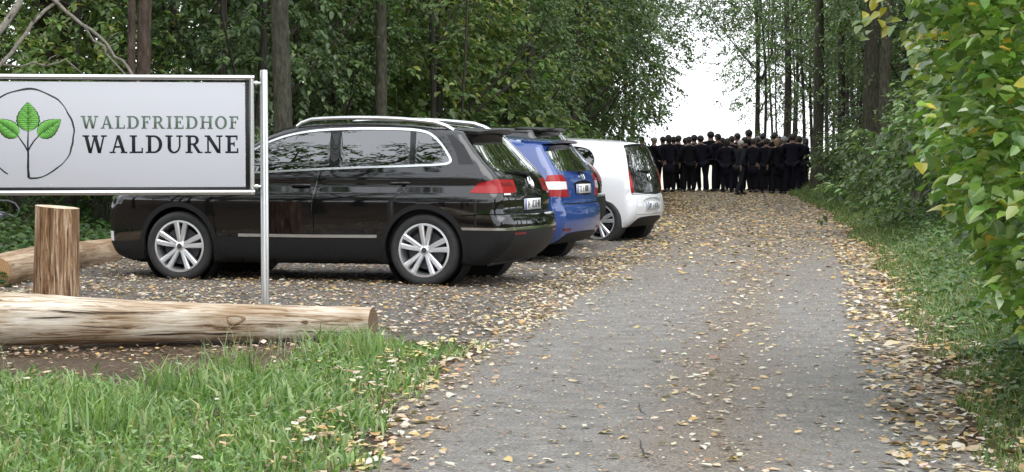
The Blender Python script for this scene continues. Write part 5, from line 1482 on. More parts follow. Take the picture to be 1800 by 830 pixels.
# ------------------------------------------------------------------ trees and shrubs
GREEN = [(.105, .162, .070), (.14, .20, .088), (.074, .122, .055), (.17, .22, .098)]
GREEN_W = [4, 3, 3, 1.2]
LIGHT = [(.13, .20, .065), (.18, .24, .09), (.25, .26, .07), (.09, .15, .045)]
def crown_mesh(name, seed, K, n, size, base, leafL, cols, w, shell=.45, low=1.0, mat=None, flat=.35, hole_at=.30):
    """leaf sprays through an uneven ellipsoid; size = (rx, ry, rz), base = height of its centre"""
    rg = np.random.default_rng(seed)
    lob = unit(rg.normal(size=(9, 3))); lw = rg.random(9) * .5
    d = unit(rg.normal(size=(K, 3))); r = (shell + (1 - shell) * rg.random(K)) ** .8
    bump = .78 + (np.maximum(0, d @ lob.T) ** 4 * lw).sum(1)
    C = d * (r * bump)[:, None] * np.array(size); C[:, 2] += base
    hole = (np.sin(C[:, 0] * 2.1 + seed) * np.sin(C[:, 1] * 2.3 + 1) * np.sin(C[:, 2] * 1.9 + seed * 2)) > hole_at
    C, d = C[~hole], d[~hole]; C[:, 2] = np.maximum(C[:, 2], .12)
    T = d * [1, 1, .25] + rg.normal(size=d.shape) * .35; T[:, 2] -= .1
    P, D, Nn, L = spray_arrays(C, T, n, leafL * n * .34, leafL, rg, flat)
    tone = np.repeat(.55 + .95 * rg.random(len(C)) ** 1.4, n)[:, None]
    colr = jitter(cols, w, len(P), rg, .22) * tone
    return leaf_mesh(name, P, D, Nn, L, L * .58, colr, mat or M['leaf'], fold=.12, curl=.18)
def stems_mesh(name, seed, k, h, spread, r, mat, base=0):
    rg = np.random.default_rng(seed); mb = MB()
    for i in range(k):
        a = rg.random() * 6.28; s = spread * (.4 + .6 * rg.random()); hh = h * (.6 + .4 * rg.random())
        P = [(.08 * math.cos(a) * t0 + s * math.cos(a) * t ** 1.4, s * math.sin(a) * t ** 1.4 + .05 * rg.normal(), base + hh * t) for t, t0 in ((0, 1), (.25, 1), (.5, 1), (.75, 1), (1, 1))]
        mb.tube(P, np.linspace(r, r * .25, 5), 6)
    return mb.mesh(name, mat, sharp=0)
def trunk_mesh(name, seed, h, r, mat_, lean=(0, 0), limbs=5, limb_from=.35, fork=None, wob=.06):
    rg = np.random.default_rng(seed); mb = MB(); k = 16
    t = np.linspace(0, 1, k)
    ph = rg.random(4) * 6.28
    P = np.stack([lean[0] * h * t + wob * np.sin(3 * t * PI + ph[0]) * (t > 0), lean[1] * h * t + wob * np.sin(2.4 * t * PI + ph[1]) * t, h * t - .15], 1)
    rad = r * (1 - .72 * t) * (1 + .55 * np.exp(-t * h / .35)); rad = np.maximum(rad, .012)
    n = 14; rows = []
    a = np.linspace(0, 2 * PI, n, endpoint=False)
    for i in range(k):
        rr = rad[i] * (1 + .06 * np.sin(3 * a + ph[2] + t[i] * 3) + .04 * np.sin(5 * a + ph[3]) + .02 * rg.normal(size=n) + (.25 * np.maximum(0, np.sin(2.5 * a + ph[0])) if i == 0 else 0))
        rows.append(np.stack([P[i, 0] + rr * np.cos(a), P[i, 1] + rr * np.sin(a), np.full(n, P[i, 2])], 1))
    mb.add(np.concatenate(rows), [[i * n + j, i * n + (j + 1) % n, (i + 1) * n + (j + 1) % n, (i + 1) * n + j] for i in range(k - 1) for j in range(n)])
    for q in range(limbs):
        f = limb_from + (.95 - limb_from) * (q + rg.random()) / max(1, limbs); b = np.array([np.interp(f, t, P[:, c]) for c in range(3)])
        az = rg.random() * 6.28; ln = h * .22 * (1.2 - f) + .5; d = np.array([math.cos(az), math.sin(az), .5 + .4 * rg.random()])
        LP = [b + d * ln * s + np.array([0, 0, .25 * ln * s * s]) + rg.normal(size=3) * .04 * ln * s for s in (0, .3, .65, 1)]
        mb.tube(LP, np.array([.42, .30, .18, .06]) * np.interp(f, t, rad) * 1.3 + .006, 7, cap=False)
    if fork: # second leader
        f, dx = fork; b = np.array([np.interp(f, t, P[:, c]) for c in range(3)])
        mb.tube([b, b + [dx * .3, 0, .4], b + [dx * .7, .02, 1.2], b + [dx, .05, h * (1 - f)]], [np.interp(f, t, rad)] + [r * .5, r * .42, r * .2], 9, cap=False)
    return mb.mesh(name, mat_, sharp=0)

YOUNG = []
PALEY = [crown_mesh('crown', 30 + i, 620, 10, (1.7, 1.6, 2.6), 4.3, .13, LIGHT + [(.30, .28, .06)], [3, 2, .8, 2, .4], hole_at=.2) for i in range(2)]
for i in range(5):
    YOUNG.append((crown_mesh('crown', 20 + i, 820, 11, (1.75, 1.75, 2.7 + .3 * i), 4.0 + .25 * i, .125, GREEN, GREEN_W), trunk_mesh('trunk', 40 + i, 6.3, .07, M['bark_dark'], (rnd := (.02 * (i - 2)), .01), 8, .15)))
SHRUB = []
for i in range(4):
    SHRUB.append((crown_mesh('foliage', 60 + i, 420, 11, (1.25, 1.1, 1.15), 1.05, .12, GREEN + [(.12, .15, .045)], GREEN_W + [.5], shell=.3), stems_mesh('stems', 70 + i, 7, 1.8, .8, .022, M['bark'])))
LIGHTSHRUB = [(crown_mesh('foliage', 80 + i, 330, 10, (1.2, 1.1, 1.4), 1.6, .125, LIGHT, [3, 2, .8, 2], shell=.25), stems_mesh('stems', 84 + i, 6, 2.2, .7, .022, M['bark'])) for i in range(2)]
SPARSE = [crown_mesh('crown', 90 + i, 640, 10, (2.6, 2.3, 4.2), 6.2, .105, GREEN + [(.16, .17, .04)], GREEN_W + [.6], shell=.2) for i in range(3)]
HIGH = [crown_mesh('crown', 95 + i, 520, 11, (3.0, 3.0, 4.0), 10.5, .15, GREEN, GREEN_W, shell=.3) for i in range(2)]
def tree(name, label, x, y, crown, trunk, rot=0, s=1.0, group=None, cat='tree'):
    t = thing(name, label, cat, (x, y, gz(x, y)), rot, group); t.scale = (s, s, s)
    a = obj('crown' if cat == 'tree' else 'foliage', crown, t, kind='stuff'); b = obj('trunk' if cat == 'tree' else 'stems', trunk, t, kind=None if cat == 'tree' else 'stuff')
    return t
BANDS = ((60, 'at the far left behind the pale dead branches'), (200, 'above the leaf emblem of the sign'), (330, 'above the first letters on the sign'), (470, 'just left of the steel sign post'), (560, 'above the windscreen of the black car'), (640, 'above the front of the roof rail'),
         (720, 'above the middle of the black car roof'), (800, 'above the rear end of the roof rail'), (890, 'above the black spoiler'), (980, 'above the blue car'), (1060, 'above the white car roof'), (9999, 'by the bright sky gap'))
def band2(x, y, row): return ('front row', 'second row', 'third row', 'deepest rows')[row] + ', ' + next(b for a, b in BANDS if 900 + 3400 * x / y < a)
def band(x, y):
    px = 900 + 3400 * x / y
    if px < 440: return 'above and behind the sign board'
    if px < 850: return 'behind the large black car'
    if px < 1080: return 'behind the blue car and the white car'
    return 'at the edge of the bright sky gap left of the crowd'
EDGE = np.array([(-5.6, 19.5), (-4.9, 24), (-2.6, 31.8), (0.6, 36.5), (2.6, 47), (3.6, 56), (4.0, 62)])
def edge_x(y): return np.interp(y, EDGE[:, 1], EDGE[:, 0])
rg = np.random.default_rng(77)
G_Y = 'young trees of the left forest edge'; G_S = 'shrubs of the left forest edge'
# young trees in depth
spots = []
for row, (off, step) in enumerate(((0.9, 2.3), (2.9, 2.5), (5.2, 2.8), (7.8, 3.2))):
    y = 28.0 + row * 1.2
    while y < (63 if row < 3 else 66):
        spots.append((edge_x(y) - off - .5 * rg.random() - (1.0 if y > 50 else 0), y + .6 * rg.normal(), row)); y += step * (1.0 + .25 * rg.random()) * (1 if y < 40 else 1.25)
for i, (x, y, row) in enumerate(spots):
    px = 900 + 3400 * x / y
    if px > 1150: continue
    if row == 0 and any(abs(px - q) < 30 and y < Yq for q, Yq in ((254, 30), (492, 31))): continue
    c, t = YOUNG[i % 5]
    if (i * 7) % 10 < 3: c = PALEY[i % 2]
    tree('young_tree', 'young leafy woodland tree, ' + band2(x, y, row), x, y, c, t, rg.random() * 6.28, .85 + .3 * rg.random(), G_Y)
for i in range(9):                                                       # far rows close the wood
    x, y = -22 + i * 2.9 + rg.normal() * .5, 66 + rg.normal() * 2
    if x < 2: tree('young_tree', 'young leafy woodland tree, ' + band2(x, y, 3), x, y, YOUNG[i % 5][0], YOUNG[i % 5][1], rg.random() * 6.28, 1.15, G_Y)
for i, (px, Y, s_) in enumerate(((1062, 58, 1.05), (1112, 70, 1.2), (1030, 54, 1.0))):
    tree('young_tree', ('young tree with ragged crown above the right end of the white car', 'young tree with ragged crown bordering the bright sky gap', 'young tree with ragged crown above the white car roof')[i], (px - 900) * Y / 3400, Y, YOUNG[i][0], YOUNG[i][1], i * 2.2, s_, G_Y)
y = 29.0; i = 0
while y < 62:
    x = edge_x(y) - .55 - .3 * rg.random() - (.8 if y > 50 else 0)
    tree('shrub', 'low leafy shrub at the forest edge, ' + band2(x, y, 0)[11:], x, y, *SHRUB[i % 4], rg.random() * 6.28, .75 + .3 * rg.random(), G_S, 'shrub'); i += 1
    y += 3.2 if y < 40 else 3.0
for (px, Y, s, k) in ((30, 27.5, 1.0, 0), (175, 28.5, 1.0, 1), (120, 31.5, 1.25, 0), (345, 29, .8, 1), (700, 35, 1.35, 1), (830, 37, 1.4, 0)):
    x = (px - 900) * Y / 3400
    lab = {30: 'light green bush with large leaves at the far left above the sign', 175: 'light green bush between the reddish trunk and the double trunk above the sign', 120: 'taller pale bush behind the leaning dead branches', 345: 'light green bush right of the double trunk above the sign', 700: 'yellowish green bush high above the rear of the black car', 830: 'yellowish green bush above the spoiler of the black car'}[px]
    o = tree('shrub', lab, x, Y, *LIGHTSHRUB[k], rg.random() * 6.28, s, G_S, 'shrub')
# tall trunks on the left
for i, (px, Y, w, h, m_, lean, lab) in enumerate((
    (104, 31, 62, 15, 'bark_brown', (.01, 0), 'thick reddish brown tree trunk behind the leaning dead branches at the left'),
    (263, 24.8, 30, 14, 'bark_brown', (-.012, 0), 'brown tree trunk rising behind the top edge of the sign'),
    (492, 25.5, 36, 15, 'bark', (.0, 0), 'grey brown tree trunk rising just right of the steel sign post'),
    (663, 31.5, 24, 15, 'bark', (.006, 0), 'grey tree trunk behind the roof of the black car'),
    (757, 34.5, 12, 12, 'bark_dark', (.0, 0), 'thin dark trunk behind the tail of the black car'),
    (816, 34, 6, 9, 'bark_dark', (.0, 0), 'pencil thin dark trunk above the black spoiler'),
    (928, 39, 16, 14, 'bark_dark', (.01, 0), 'dark trunk high above the blue car'),
    (385, 30, 15, 13, 'bark_dark', (.01, 0), 'dark trunk between the two brown trunks above the sign'),
    (1012, 44, 13, 13, 'bark_dark', (.0, 0), 'dark trunk above the white car roof'))):
    x = (px - 900) * Y / 3400; r = w * Y / 3400 / 2 * .86
    t = thing('forest_tree', lab, 'tree', (x, Y, gz(x, Y)), 0, 'tall trees of the left forest')
    obj('trunk', trunk_mesh('trunk', 130 + i, h, r * 1.12, M[m_], lean, 5, .45), t)
    if w > 12: c = obj('crown', HIGH[i % 2], t, kind='stuff'); c.rotation_euler = (0, 0, i * 1.3)
    if px == 263:
        obj('second_stem', trunk_mesh('second_stem', 160, 12, r * .62, M['bark_brown'], (-.022, .01), 3, .5), t, (-.10, -.12, 0))
# dead branches leaning above the sign
for i, (pts, w0, w1, lab) in enumerate((
    ([(-60, 140, 22.0), (-10, 72, 22.3), (32, 8, 22.6), (60, -40, 23)], 19, 13, 'thick pale dead branch rising out of the top left corner'),
    ([(-12, 132, 22.4), (22, 95, 22.6), (60, 42, 22.8), (98, 8, 23), (118, -20, 23.2)], 10, 7, 'pale dead branch leaning right above the leaf emblem of the sign'),
    ([(82, -14, 23.0), (132, 32, 23.0), (176, 66, 23.0), (206, 98, 23), (236, 134, 23), (262, 175, 23)], 9, 6, 'grey dead branch slanting down to the right above the sign'),
    ([(150, 50, 23.3), (180, 82, 23.3), (208, 118, 23.3), (226, 140, 23.3)], 6, 4, 'thin dead twig running just below the slanting grey branch'),
    ([(6, 118, 22.9), (60, 114, 22.8), (100, 112, 22.8), (118, 104, 22.9), (130, 116, 22.9), (146, 132, 23)], 5, 3, 'thin crooked twig lying level just above the sign frame'))):
    P = np.array([at(p[0], p[2], p[1]) for p in pts]); c = P[0].copy()
    mb = MB(); PP = curve2([(q[0], q[2]) for q in P], .12); YY = np.interp(np.linspace(0, 1, len(PP)), np.linspace(0, 1, len(P)), P[:, 1])
    Q3 = np.stack([PP[:, 0], YY, PP[:, 1]], 1) - c; Q3 += .012 * np.random.default_rng(i).normal(size=Q3.shape)
    mb.tube(Q3, np.linspace(w0, w1, len(Q3)) * .8 * 22.8 / 3400 / 2, 9)
    k = len(Q3) // 2; mb.tube([Q3[k], Q3[k] + [.06, -.03, .09], Q3[k] + [.15, -.05, .13]], [.012, .008, .003], 5)
    tag(mb.build('dead_branch', M['bark_pale'], None, sharp=0, loc=tuple(c)), lab, 'branch', 'dead branches above the sign')
# ------------------------------------------------------------------ right side of the track
for i, (px, Y, w, h, m_, lean, fork, cr, lab) in enumerate((
    (1333, 74, 10, 13, 'bark_dark', (-.018, 0), (.33, .75), 0, 'thin dark forked tree standing alone against the sky behind the crowd'),
    (1357, 76, 5, 11, 'bark_dark', (-.02, 0), None, None, 'very thin sapling left of the straight dark trunk behind the crowd'),
    (1372, 77, 4, 10, 'bark_dark', (-.05, 0), None, None, 'thin slanting sapling close to the straight dark trunk'),
    (1384, 73, 15, 15, 'bark_dark', (-.012, 0), None, 1, 'straight dark trunk behind the right half of the crowd'),
    (1402, 76, 7, 12, 'bark_dark', (-.015, 0), None, None, 'slim dark trunk just right of the straight dark one'),
    (1413, 74, 7, 12, 'bark_dark', (-.02, 0), None, None, 'slim trunk left of the greenish trunk by the crowd'),
    (1437, 57, 21, 16, 'bark', (-.006, 0), None, 2, 'greenish grey trunk at the right end of the crowd'),
    (1452, 70, 8, 12, 'bark_dark', (.01, 0), None, None, 'slim dark trunk right of the greenish trunk'),
    (1476, 61, 15, 15, 'bark_dark', (-.004, 0), None, 0, 'dark straight trunk between the greenish trunk and the thick trunk group'),
    (1491, 68, 6, 12, 'bark_dark', (.0, 0), None, None, 'thin dark trunk, middle of three in the light right of the crowd'),
    (1503, 72, 5, 11, 'bark_dark', (.01, 0), None, None, 'thinnest pale lit trunk right of the dark straight one'),
    (1514, 66, 7, 12, 'bark_dark', (.0, 0), None, 1, 'thin dark trunk close to the left side of the thick trunk'),
    (1533, 42, 30, 16, 'bark', (.0, 0), None, 2, 'thick grey brown trunk at the right, left one of a joined pair'),
    (1553, 41, 22, 15, 'bark', (.008, 0), None, None, 'grey brown trunk joined to the right of the thick one'),
    (1607, 36, 16, 12, 'bark', (.004, 0), None, None, 'slender grey trunk just left of the hazel bush'),
    (1590, 52, 16, 14, 'bark_dark', (.0, 0), None, 0, 'dark trunk behind the thick pair and the hazel bush'),
    (1650, 44, 30, 14, 'bark_brown', (.0, 0), None, 1, 'brown trunk mostly hidden behind the hazel bush'))):
    x = (px - 900) * Y / 3400
    t = thing('forest_tree', lab, 'tree', (x, Y, gz(x, Y)), 0, 'tall trees right of the track')
    obj('trunk', trunk_mesh('trunk', 200 + i, h, w * Y / 3400 / 2 * .98, M[m_], lean, 4 if w > 9 else 3, .35, fork, .05), t)
    if cr is not None: c = obj('crown', SPARSE[cr], t, kind='stuff'); c.rotation_euler = (0, 0, i * 2.1)
G_R = 'shrubs right of the track'
for i, (px, Y, s) in enumerate(((1395, 80, 1.0), (1440, 78, 1.05), (1490, 75, 1.0), (1545, 66, .95), (1585, 60, 1.0), (1335, 84, 1.0), (1520, 84, 1.2), (1465, 88, 1.2), (1500, 70, 1.0), (1430, 84, 1.15), (1565, 74, 1.15))):
    lab = ('lacy tree behind the rightmost mourners', 'lacy tree behind the greenish trunk', 'lacy tree among the thin trunks right of the crowd', 'lacy tree left of the thick trunk pair', 'lacy tree behind the slender grey trunk', 'lacy far tree behind the forked tree', 'lacy far tree behind the thinnest trunks', 'lacy far tree between the dark straight trunk and the greenish one', 'lacy tree right beside the pale lit thin trunk', 'lacy far tree above the right end of the crowd', 'lacy far tree behind the thick trunk pair')[i]
    tree('forest_tree', lab, (px - 900) * Y / 3400, Y, SPARSE[i % 3], trunk_mesh('trunk', 300 + i, 12, .05 + .015 * (i % 3), M['bark_dark'], (.01 * (i % 3 - 1), 0), 6, .25), i * 1.9, s, 'lacy trees right of the track')
for i, (x, y, s) in enumerate(((13.5, 34, 1.8), (17, 41, 2.0), (20, 36, 2.1), (16.5, 48, 2.0), (21, 50, 2.2), (24, 44, 2.3), (12.5, 28, 1.5), (26, 36, 2.4), (11.4, 44, 2.9), (14, 52, 3.2), (12.8, 47, 2.8), (17, 62, 3.4), (20.5, 70, 3.4), (15.5, 57, 3.2), (19, 58, 2.6))):
    tree('tall_tree', 'tall leafy tree outside the picture mirrored in the rear windows of the cars', x, y, (PALEY + [q[0] for q in YOUNG])[i % 7], YOUNG[i % 5][1], i * 1.3, s, 'tall trees far right')
for i, (px, Y, s, kind, lab) in enumerate((
    (1500, 50, .80, 0, 'dark green shrub below the straight trunks right of the crowd'), (1545, 44, .85, 1, 'dark green shrub at the foot of the thick trunk'), (1580, 38, .80, 2, 'green shrub left of the slender grey trunk'),
    (1470, 58, .55, 3, 'low shrub beside the rightmost mourner'), (1530, 60, 1.0, 0, 'shrub far back between the trunks and the thick pair'), (1640, 33, .9, 1, 'shadowed shrub behind the left edge of the hazel bush'), (1700, 30, 1.2, 2, 'green shrub behind the hazel bush'), (1790, 27, 1.4, 3, 'tall shrub far right behind the hazel bush'),
    (1455, 60, .5, 1, 'leafy shrub at the foot of the greenish trunk by the crowd'), (1610, 48, 1.2, 3, 'high shrub behind the slender grey trunk'), (1690, 46, 1.5, 1, 'broad shrub far back behind the hazel bush'), (1800, 44, 1.7, 0, 'largest shrub far back at the right edge'))):
    x = (px - 900) * Y / 3400
    tree('shrub', lab, x, Y, *SHRUB[kind], i * 1.7, s, G_R, 'shrub')
for i, (px, Y, s) in enumerate(((1620, 62, 1.0), (1700, 56, 1.1), (1760, 50, 1.1), (1850, 60, 1.2), (1830, 38, 1.0), (1930, 44, 1.1), (1500, 82, 1.15), (1545, 78, 1.2), (1590, 74, 1.2), (1640, 78, 1.3))):
    x = (px - 900) * Y / 3400
    tree('young_tree', 'young leafy tree in the wood behind the hazel bush' if px > 1600 else 'far young tree closing the wood behind the thick trunk pair', x, Y, *YOUNG[i % 5], i * 2.0, s, 'young trees right of the track')
# sparse canopy over the far end of the track
BOUGH = [crown_mesh('crown', 110 + i, 850, 10, (3.4, 2.6, 1.6), 6.0, .095, GREEN, GREEN_W, shell=.1, hole_at=.3) for i in range(2)]
for i, (x, y, lab) in enumerate(((3.5, 63.5, 'tree whose dark boughs hang into the top of the sky gap from the left'), (8.7, 66, 'tree whose dark boughs hang over the top right of the sky gap'))):
    o = tree('forest_tree', lab, x, y, BOUGH[i], trunk_mesh('trunk', 320 + i, 10, .06, M['bark_dark'], ((.05, -.03)[i], 0), 5, .45), 0, 1.0, 'boughs over the sky gap')
    o.children[0].location = ((1.2, 0, .1), (-1.7, 0, .3))[i]
for i, (x, y, s, lab) in enumerate(((12.2, 79, 1.05, 'far tree with thin foliage against the sky behind the right half of the crowd'),)):
    tree('forest_tree', lab, x, y, SPARSE[i], trunk_mesh('trunk', 250 + i, 13, .07, M['bark_dark'], (0, 0), 6, .4), i, s, 'sparse trees at the end of the track')
for i in range(26):                                                      # the wood goes on to the left beyond the picture
    x, y = -9.5 - 1.15 * i + rg.normal(), 24 + (i * 7 % 5) * 4 + rg.normal()
    if 900 + 3400 * x / y < -120: tree('young_tree', 'leafy woodland tree beyond the left end of the sign, outside the picture', x, y, YOUNG[i % 5][0], YOUNG[i % 5][1], i, 1.1, 'trees left of the picture')
# trees behind the camera, seen only as reflections in the cars
for i, (x, y, s) in enumerate(((-19, -6, 1.25), (-24, -2, 1.3), (-15, -12, 1.2), (-27, 6, 1.4), (-20, -16, 1.5), (-30, -8, 1.6), (-10, -18, 1.3), (-4, -20, 1.4), (-33, 12, 1.4), (7, -4, 1.2), (8, 2, 1.1), (9, -10, 1.4), (-11.5, 9, 1.0), (-14, 6.5, 1.15), (-13, 2, 1.3), (-17, 10, 1.3), (-9, 3, 1.0), (-16, 1, 1.5))):
    # (the taller ones follow below)
    tree('young_tree', 'leafy tree outside the picture mirrored in the side of the black car', x, y, *YOUNG[i % 5], i, s, 'trees behind the viewer')

for i, (x, y, s) in enumerate(((-8.0, 8.5, .5), (-11.0, 8.0, .62), (-14.5, 11, .70), (-7.0, 7.5, .5), (-12.0, 3.0, .75), (-17, 8, .85), (-17, 14, .8))):
    tree('tall_tree', 'tall tree outside the picture mirrored in the windows of the black car', x, y, (HIGH + SPARSE)[(0, 3, 1, 2, 0, 1, 4)[i]], trunk_mesh('trunk', 270 + i, 13, .16, M['bark'], (0, 0), 6, .3), i * 1.1, s, 'tall trees left of the viewer')

for i, (x, y, sz3, base, K, lab) in enumerate(((-11.5, 13.9, (1.2, 1.2, 4.4), 9.2, 520, 'slender tree outside the picture mirrored in the front window of the black car'), (-9.75, 13.0, (1.6, 1.4, 3.5), 7.5, 640, 'round tree outside the picture mirrored low in the middle window of the black car'), (-8.35, 12.0, (.95, .95, 4.2), 9.0, 300, 'slim tree outside the picture mirrored in the rear quarter window of the black car'))):
    tree('tall_tree', lab, x, y, crown_mesh('crown', 330 + i, K, 10, sz3, base, .13, GREEN, GREEN_W, shell=.1, hole_at=.5), trunk_mesh('trunk', 340 + i, base + 2, .10, M['bark'], (0, 0), 6, .4), 0, 1.0, 'tall trees left of the viewer')

# ------------------------------------------------------------------ the hazel bush at the right
HZ = [(.105, .19, .034), (.155, .25, .048), (.065, .125, .028), (.22, .29, .065), (.38, .35, .06), (.45, .30, .03), (.40, .47, .33)]
HZ_W = [4, 3, 3, 1.5, .40, .16, .8]
rg = np.random.default_rng(31)
bx, by = 3.9, 10.4; bz = gz(bx, by)
bush = thing('hazel_bush', 'large leafy hazel bush with broad green leaves leaning over the right verge', 'bush', (bx, by, bz))
def xmin(y, z):      # the overhanging outline of the bush on the side of the track
    e = np.interp(z, [0, .35, .7, 1.0, 1.3, 1.7, 2.1, 3.0], [3.3, 2.76, 2.50, 2.34, 2.19, 2.17, 2.18, 2.1])
    return e + .205 * (y - 9.7) + .10 * np.sin(z * 7 + y * 3) + .06 * np.sin(z * 17 + y * 5)
TW, TD = [], []; mb = MB()
for k in range(64):
    az = R(rg.uniform(95, 275)); ln = rg.uniform(1.2, 2.4); top = rg.uniform(.5, 2.6)
    p0 = np.array([rg.normal() * .15, rg.normal() * .35, 0])
    d = np.array([math.cos(az), math.sin(az), 0])
    pts = np.array([p0 + d * ln * t ** 1.3 + np.array([0, 0, top * (1 - (1 - t) ** 1.8) - .35 * t ** 4]) for t in np.linspace(0, 1, 9)])
    w = pts + [bx, by, bz]; keep = w[:, 0] > xmin(w[:, 1], w[:, 2]) - .05
    m_ = int(keep.argmin()) if not keep.all() else 9
    if m_ >= 3: mb.tube(pts[:m_], np.linspace(.016, .004, m_), 6, cap=False)
mb.build('stems', M['bark'], bush, sharp=0, kind='stuff')
# leafy twigs fill the outline
K = 2900
Yk = rg.uniform(8.6, 12.2, K); Zk = rg.uniform(.05, 3.1, K); Xk = xmin(Yk, Zk) + rg.exponential(.38, K)
ok = (Xk < 5.2)
Ck = np.stack([Xk, Yk, Zk + ground_z(Xk, Yk) * .5], 1)[ok]; az = R(1) * rg.uniform(120, 300, len(Ck))
Tk = np.stack([np.cos(az), np.sin(az), rg.normal(size=len(Ck)) * .25 - .1], 1)
P, D, Nn, L = spray_arrays(Ck, Tk, 5, .24, .094, rg, .34)
D[:, 2] += .12; Nn[:, 1] -= .06
ok = (P[:, 0] > xmin(P[:, 1], P[:, 2]) - .04) & (P[:, 2] > .24)
P, D, Nn, L = P[ok], D[ok], Nn[ok], L[ok]
# a long bough reaching over the verge at the top
nb = 80; tb = rg.random(nb); 
Pb = np.stack([2.35 - .62 * tb, 9.6 + .5 * rg.random(nb), 1.98 + .16 * tb + .11 * rg.normal(size=nb)], 1)
Db = np.stack([-.6 + .5 * rg.normal(size=nb), -.5 + .5 * rg.normal(size=nb), -.6 + .3 * rg.normal(size=nb)], 1)
mbb = MB(); mbb.tube([(3.4, 10, 1.7), (2.7, 9.85, 1.95), (2.2, 9.8, 2.10), (1.75, 9.8, 2.16)], [.014, .010, .007, .003], 6, cap=False)
bo = mbb.build('bough', M['bark'], bush, sharp=0); bo.location = (-bx, -by, -bz)
P = np.concatenate([P, Pb]); D = np.concatenate([D, Db]); Nn = np.concatenate([Nn, np.stack([.3 * rg.normal(size=nb), -.4 + .3 * rg.normal(size=nb), 1 + 0 * tb], 1)]); L = np.concatenate([L, .05 + .035 * rg.random(nb)])
colr = jitter(HZ, HZ_W, len(P), rg, .2)
colr = np.clip(colr * 1.25, 0, .8)
colr[-nb:] = jitter([(.30, .32, .06), (.42, .36, .06), (.15, .22, .05)], [2, 1, 2], nb, rg, .2)
V, F = leaf_geo(P, D, Nn, L, L * .74, .14, .16)
sc = L * L / (P[:, 1] ** 2) * np.where(P[:, 0] - xmin(P[:, 1], P[:, 2]) < .6, 1, 0) * (P[:, 0] / P[:, 1] < .272)
big = np.argsort(-sc)[:300]; rest = np.setdiff1d(np.arange(len(P)), big)
off = np.array([bx, by, bz])
Vr, Fr = leaf_geo(P[rest] - off, D[rest], Nn[rest], L[rest], L[rest] * .74, .14, .16)
obj('foliage', np_mesh('foliage', Vr, Fr, M['leaf_gloss'], col=np.repeat(colr[rest], 6, axis=0), smooth=False), bush, kind='stuff')
def leaf_protos(cols, mat, aspect, nm, seed):
    """unit-length leaves with a midrib fold and a waved margin"""
    rg = np.random.default_rng(seed); out = []
    for c in cols:
        t = np.array([0, .16, .36, .58, .8, 1.0]); wd = np.array([.0, .36, .5, .44, .24, 0]) * aspect
        V = [(0, 0, 0)]; cur = .16 * (.5 + rg.random())
        rows = []
        for q in range(6):
            z = -cur * t[q] ** 2; wv = .03 * rg.normal(size=2)
            rows.append([(-wd[q], t[q], z + .28 * wd[q] + wv[0] * (0 < q < 5)), (0, t[q], z), (wd[q], t[q], z + .28 * wd[q] + wv[1] * (0 < q < 5))])
        V = [v for r in rows for v in r]; Q = []
        for q in range(5):
            for s in (0, 1): Q.append([q * 3 + s, q * 3 + s + 1, q * 3 + 4 + s, q * 3 + 3 + s])
        me = np_mesh(nm, V, np.array(Q), mat, col=np.tile(np.array(c), (len(V), 1)), smooth=True); out.append(me)
    return out
def leaf_objects(idx, P, D, Nn, L, protos, pick, parent, off, nm):
    for q, i in enumerate(idx):
        y = Vector(D[i]).normalized(); z = Vector(Nn[i]); x = y.cross(z).normalized(); z = x.cross(y)
        o = bpy.data.objects.new(nm, protos[pick[q]]); COL.objects.link(o); o.parent = parent
        m = Matrix((x, y, z)).transposed().to_4x4() @ Matrix.Scale(float(L[i]), 4); m.translation = Vector(P[i] - off); o.matrix_local = m
LP = leaf_protos([(.13, .235, .043), (.19, .30, .060), (.085, .155, .036), (.27, .35, .08), (.45, .53, .37), (.42, .40, .06), (.52, .34, .035)], M['leaf_gloss'], .74, 'leaf', 3)
near = np.array([np.argmin([np.abs(colr[i] - np.array(c)).sum() for c in [(.13, .235, .043), (.19, .30, .060), (.085, .155, .036), (.27, .35, .08), (.45, .53, .37), (.42, .40, .06), (.52, .34, .035)]]) for i in big])
leaf_objects(big, P, D, Nn, L, LP, near, bush, off, 'leaf')
# ------------------------------------------------------------------ grass, herbs, ivy
rg = np.random.default_rng(101)
def scatter(n, x0, x1, y0, y1): return rg.uniform(x0, x1, n), rg.uniform(y0, y1, n)
GR = [(.155, .255, .080), (.215, .32, .11), (.10, .185, .055), (.30, .38, .18), (.36, .34, .18)]
# foreground bank
x, y = scatter(110000, -4.6, .2, 7.2, 13.9)
edge = l_edge(y) - x + .12 * wav(x, y, 2.0)
dens = sstep(-.10, .30, edge) * np.where(y < 12.0, 1, 0)
back = 10.75 + .25 * np.sin(x * 1.6 + .4) + .22 * np.sin(x * 4.1) + 2.6 * sstep(-1.75, -.9, x)
dens = sstep(-.10, .30, edge) * (1 - sstep(-.6, .4, y - back) ** .6)
patch = .6 + .4 * sstep(-.5, .5, wav(x + 3, y, 1.3))
ok = rg.random(len(x)) < dens * patch * .62
x, y = x[ok], y[ok]; n = len(x)
tall = .6 + .6 * sstep(-.2, .9, wav(x, y + 5, 1.1))
H = (.05 + .13 * rg.random(n) ** 1.3) * tall; P = np.stack([x, y, ground_z(x, y) - .005], 1)
obj('grass', blades_mesh('grass', P, H, .009 + .009 * rg.random(n), .3 + .6 * rg.random(n), jitter(GR, [4, 3, 3, 1.8, 1.0], n, rg), M['grass'], rg), kind='stuff')
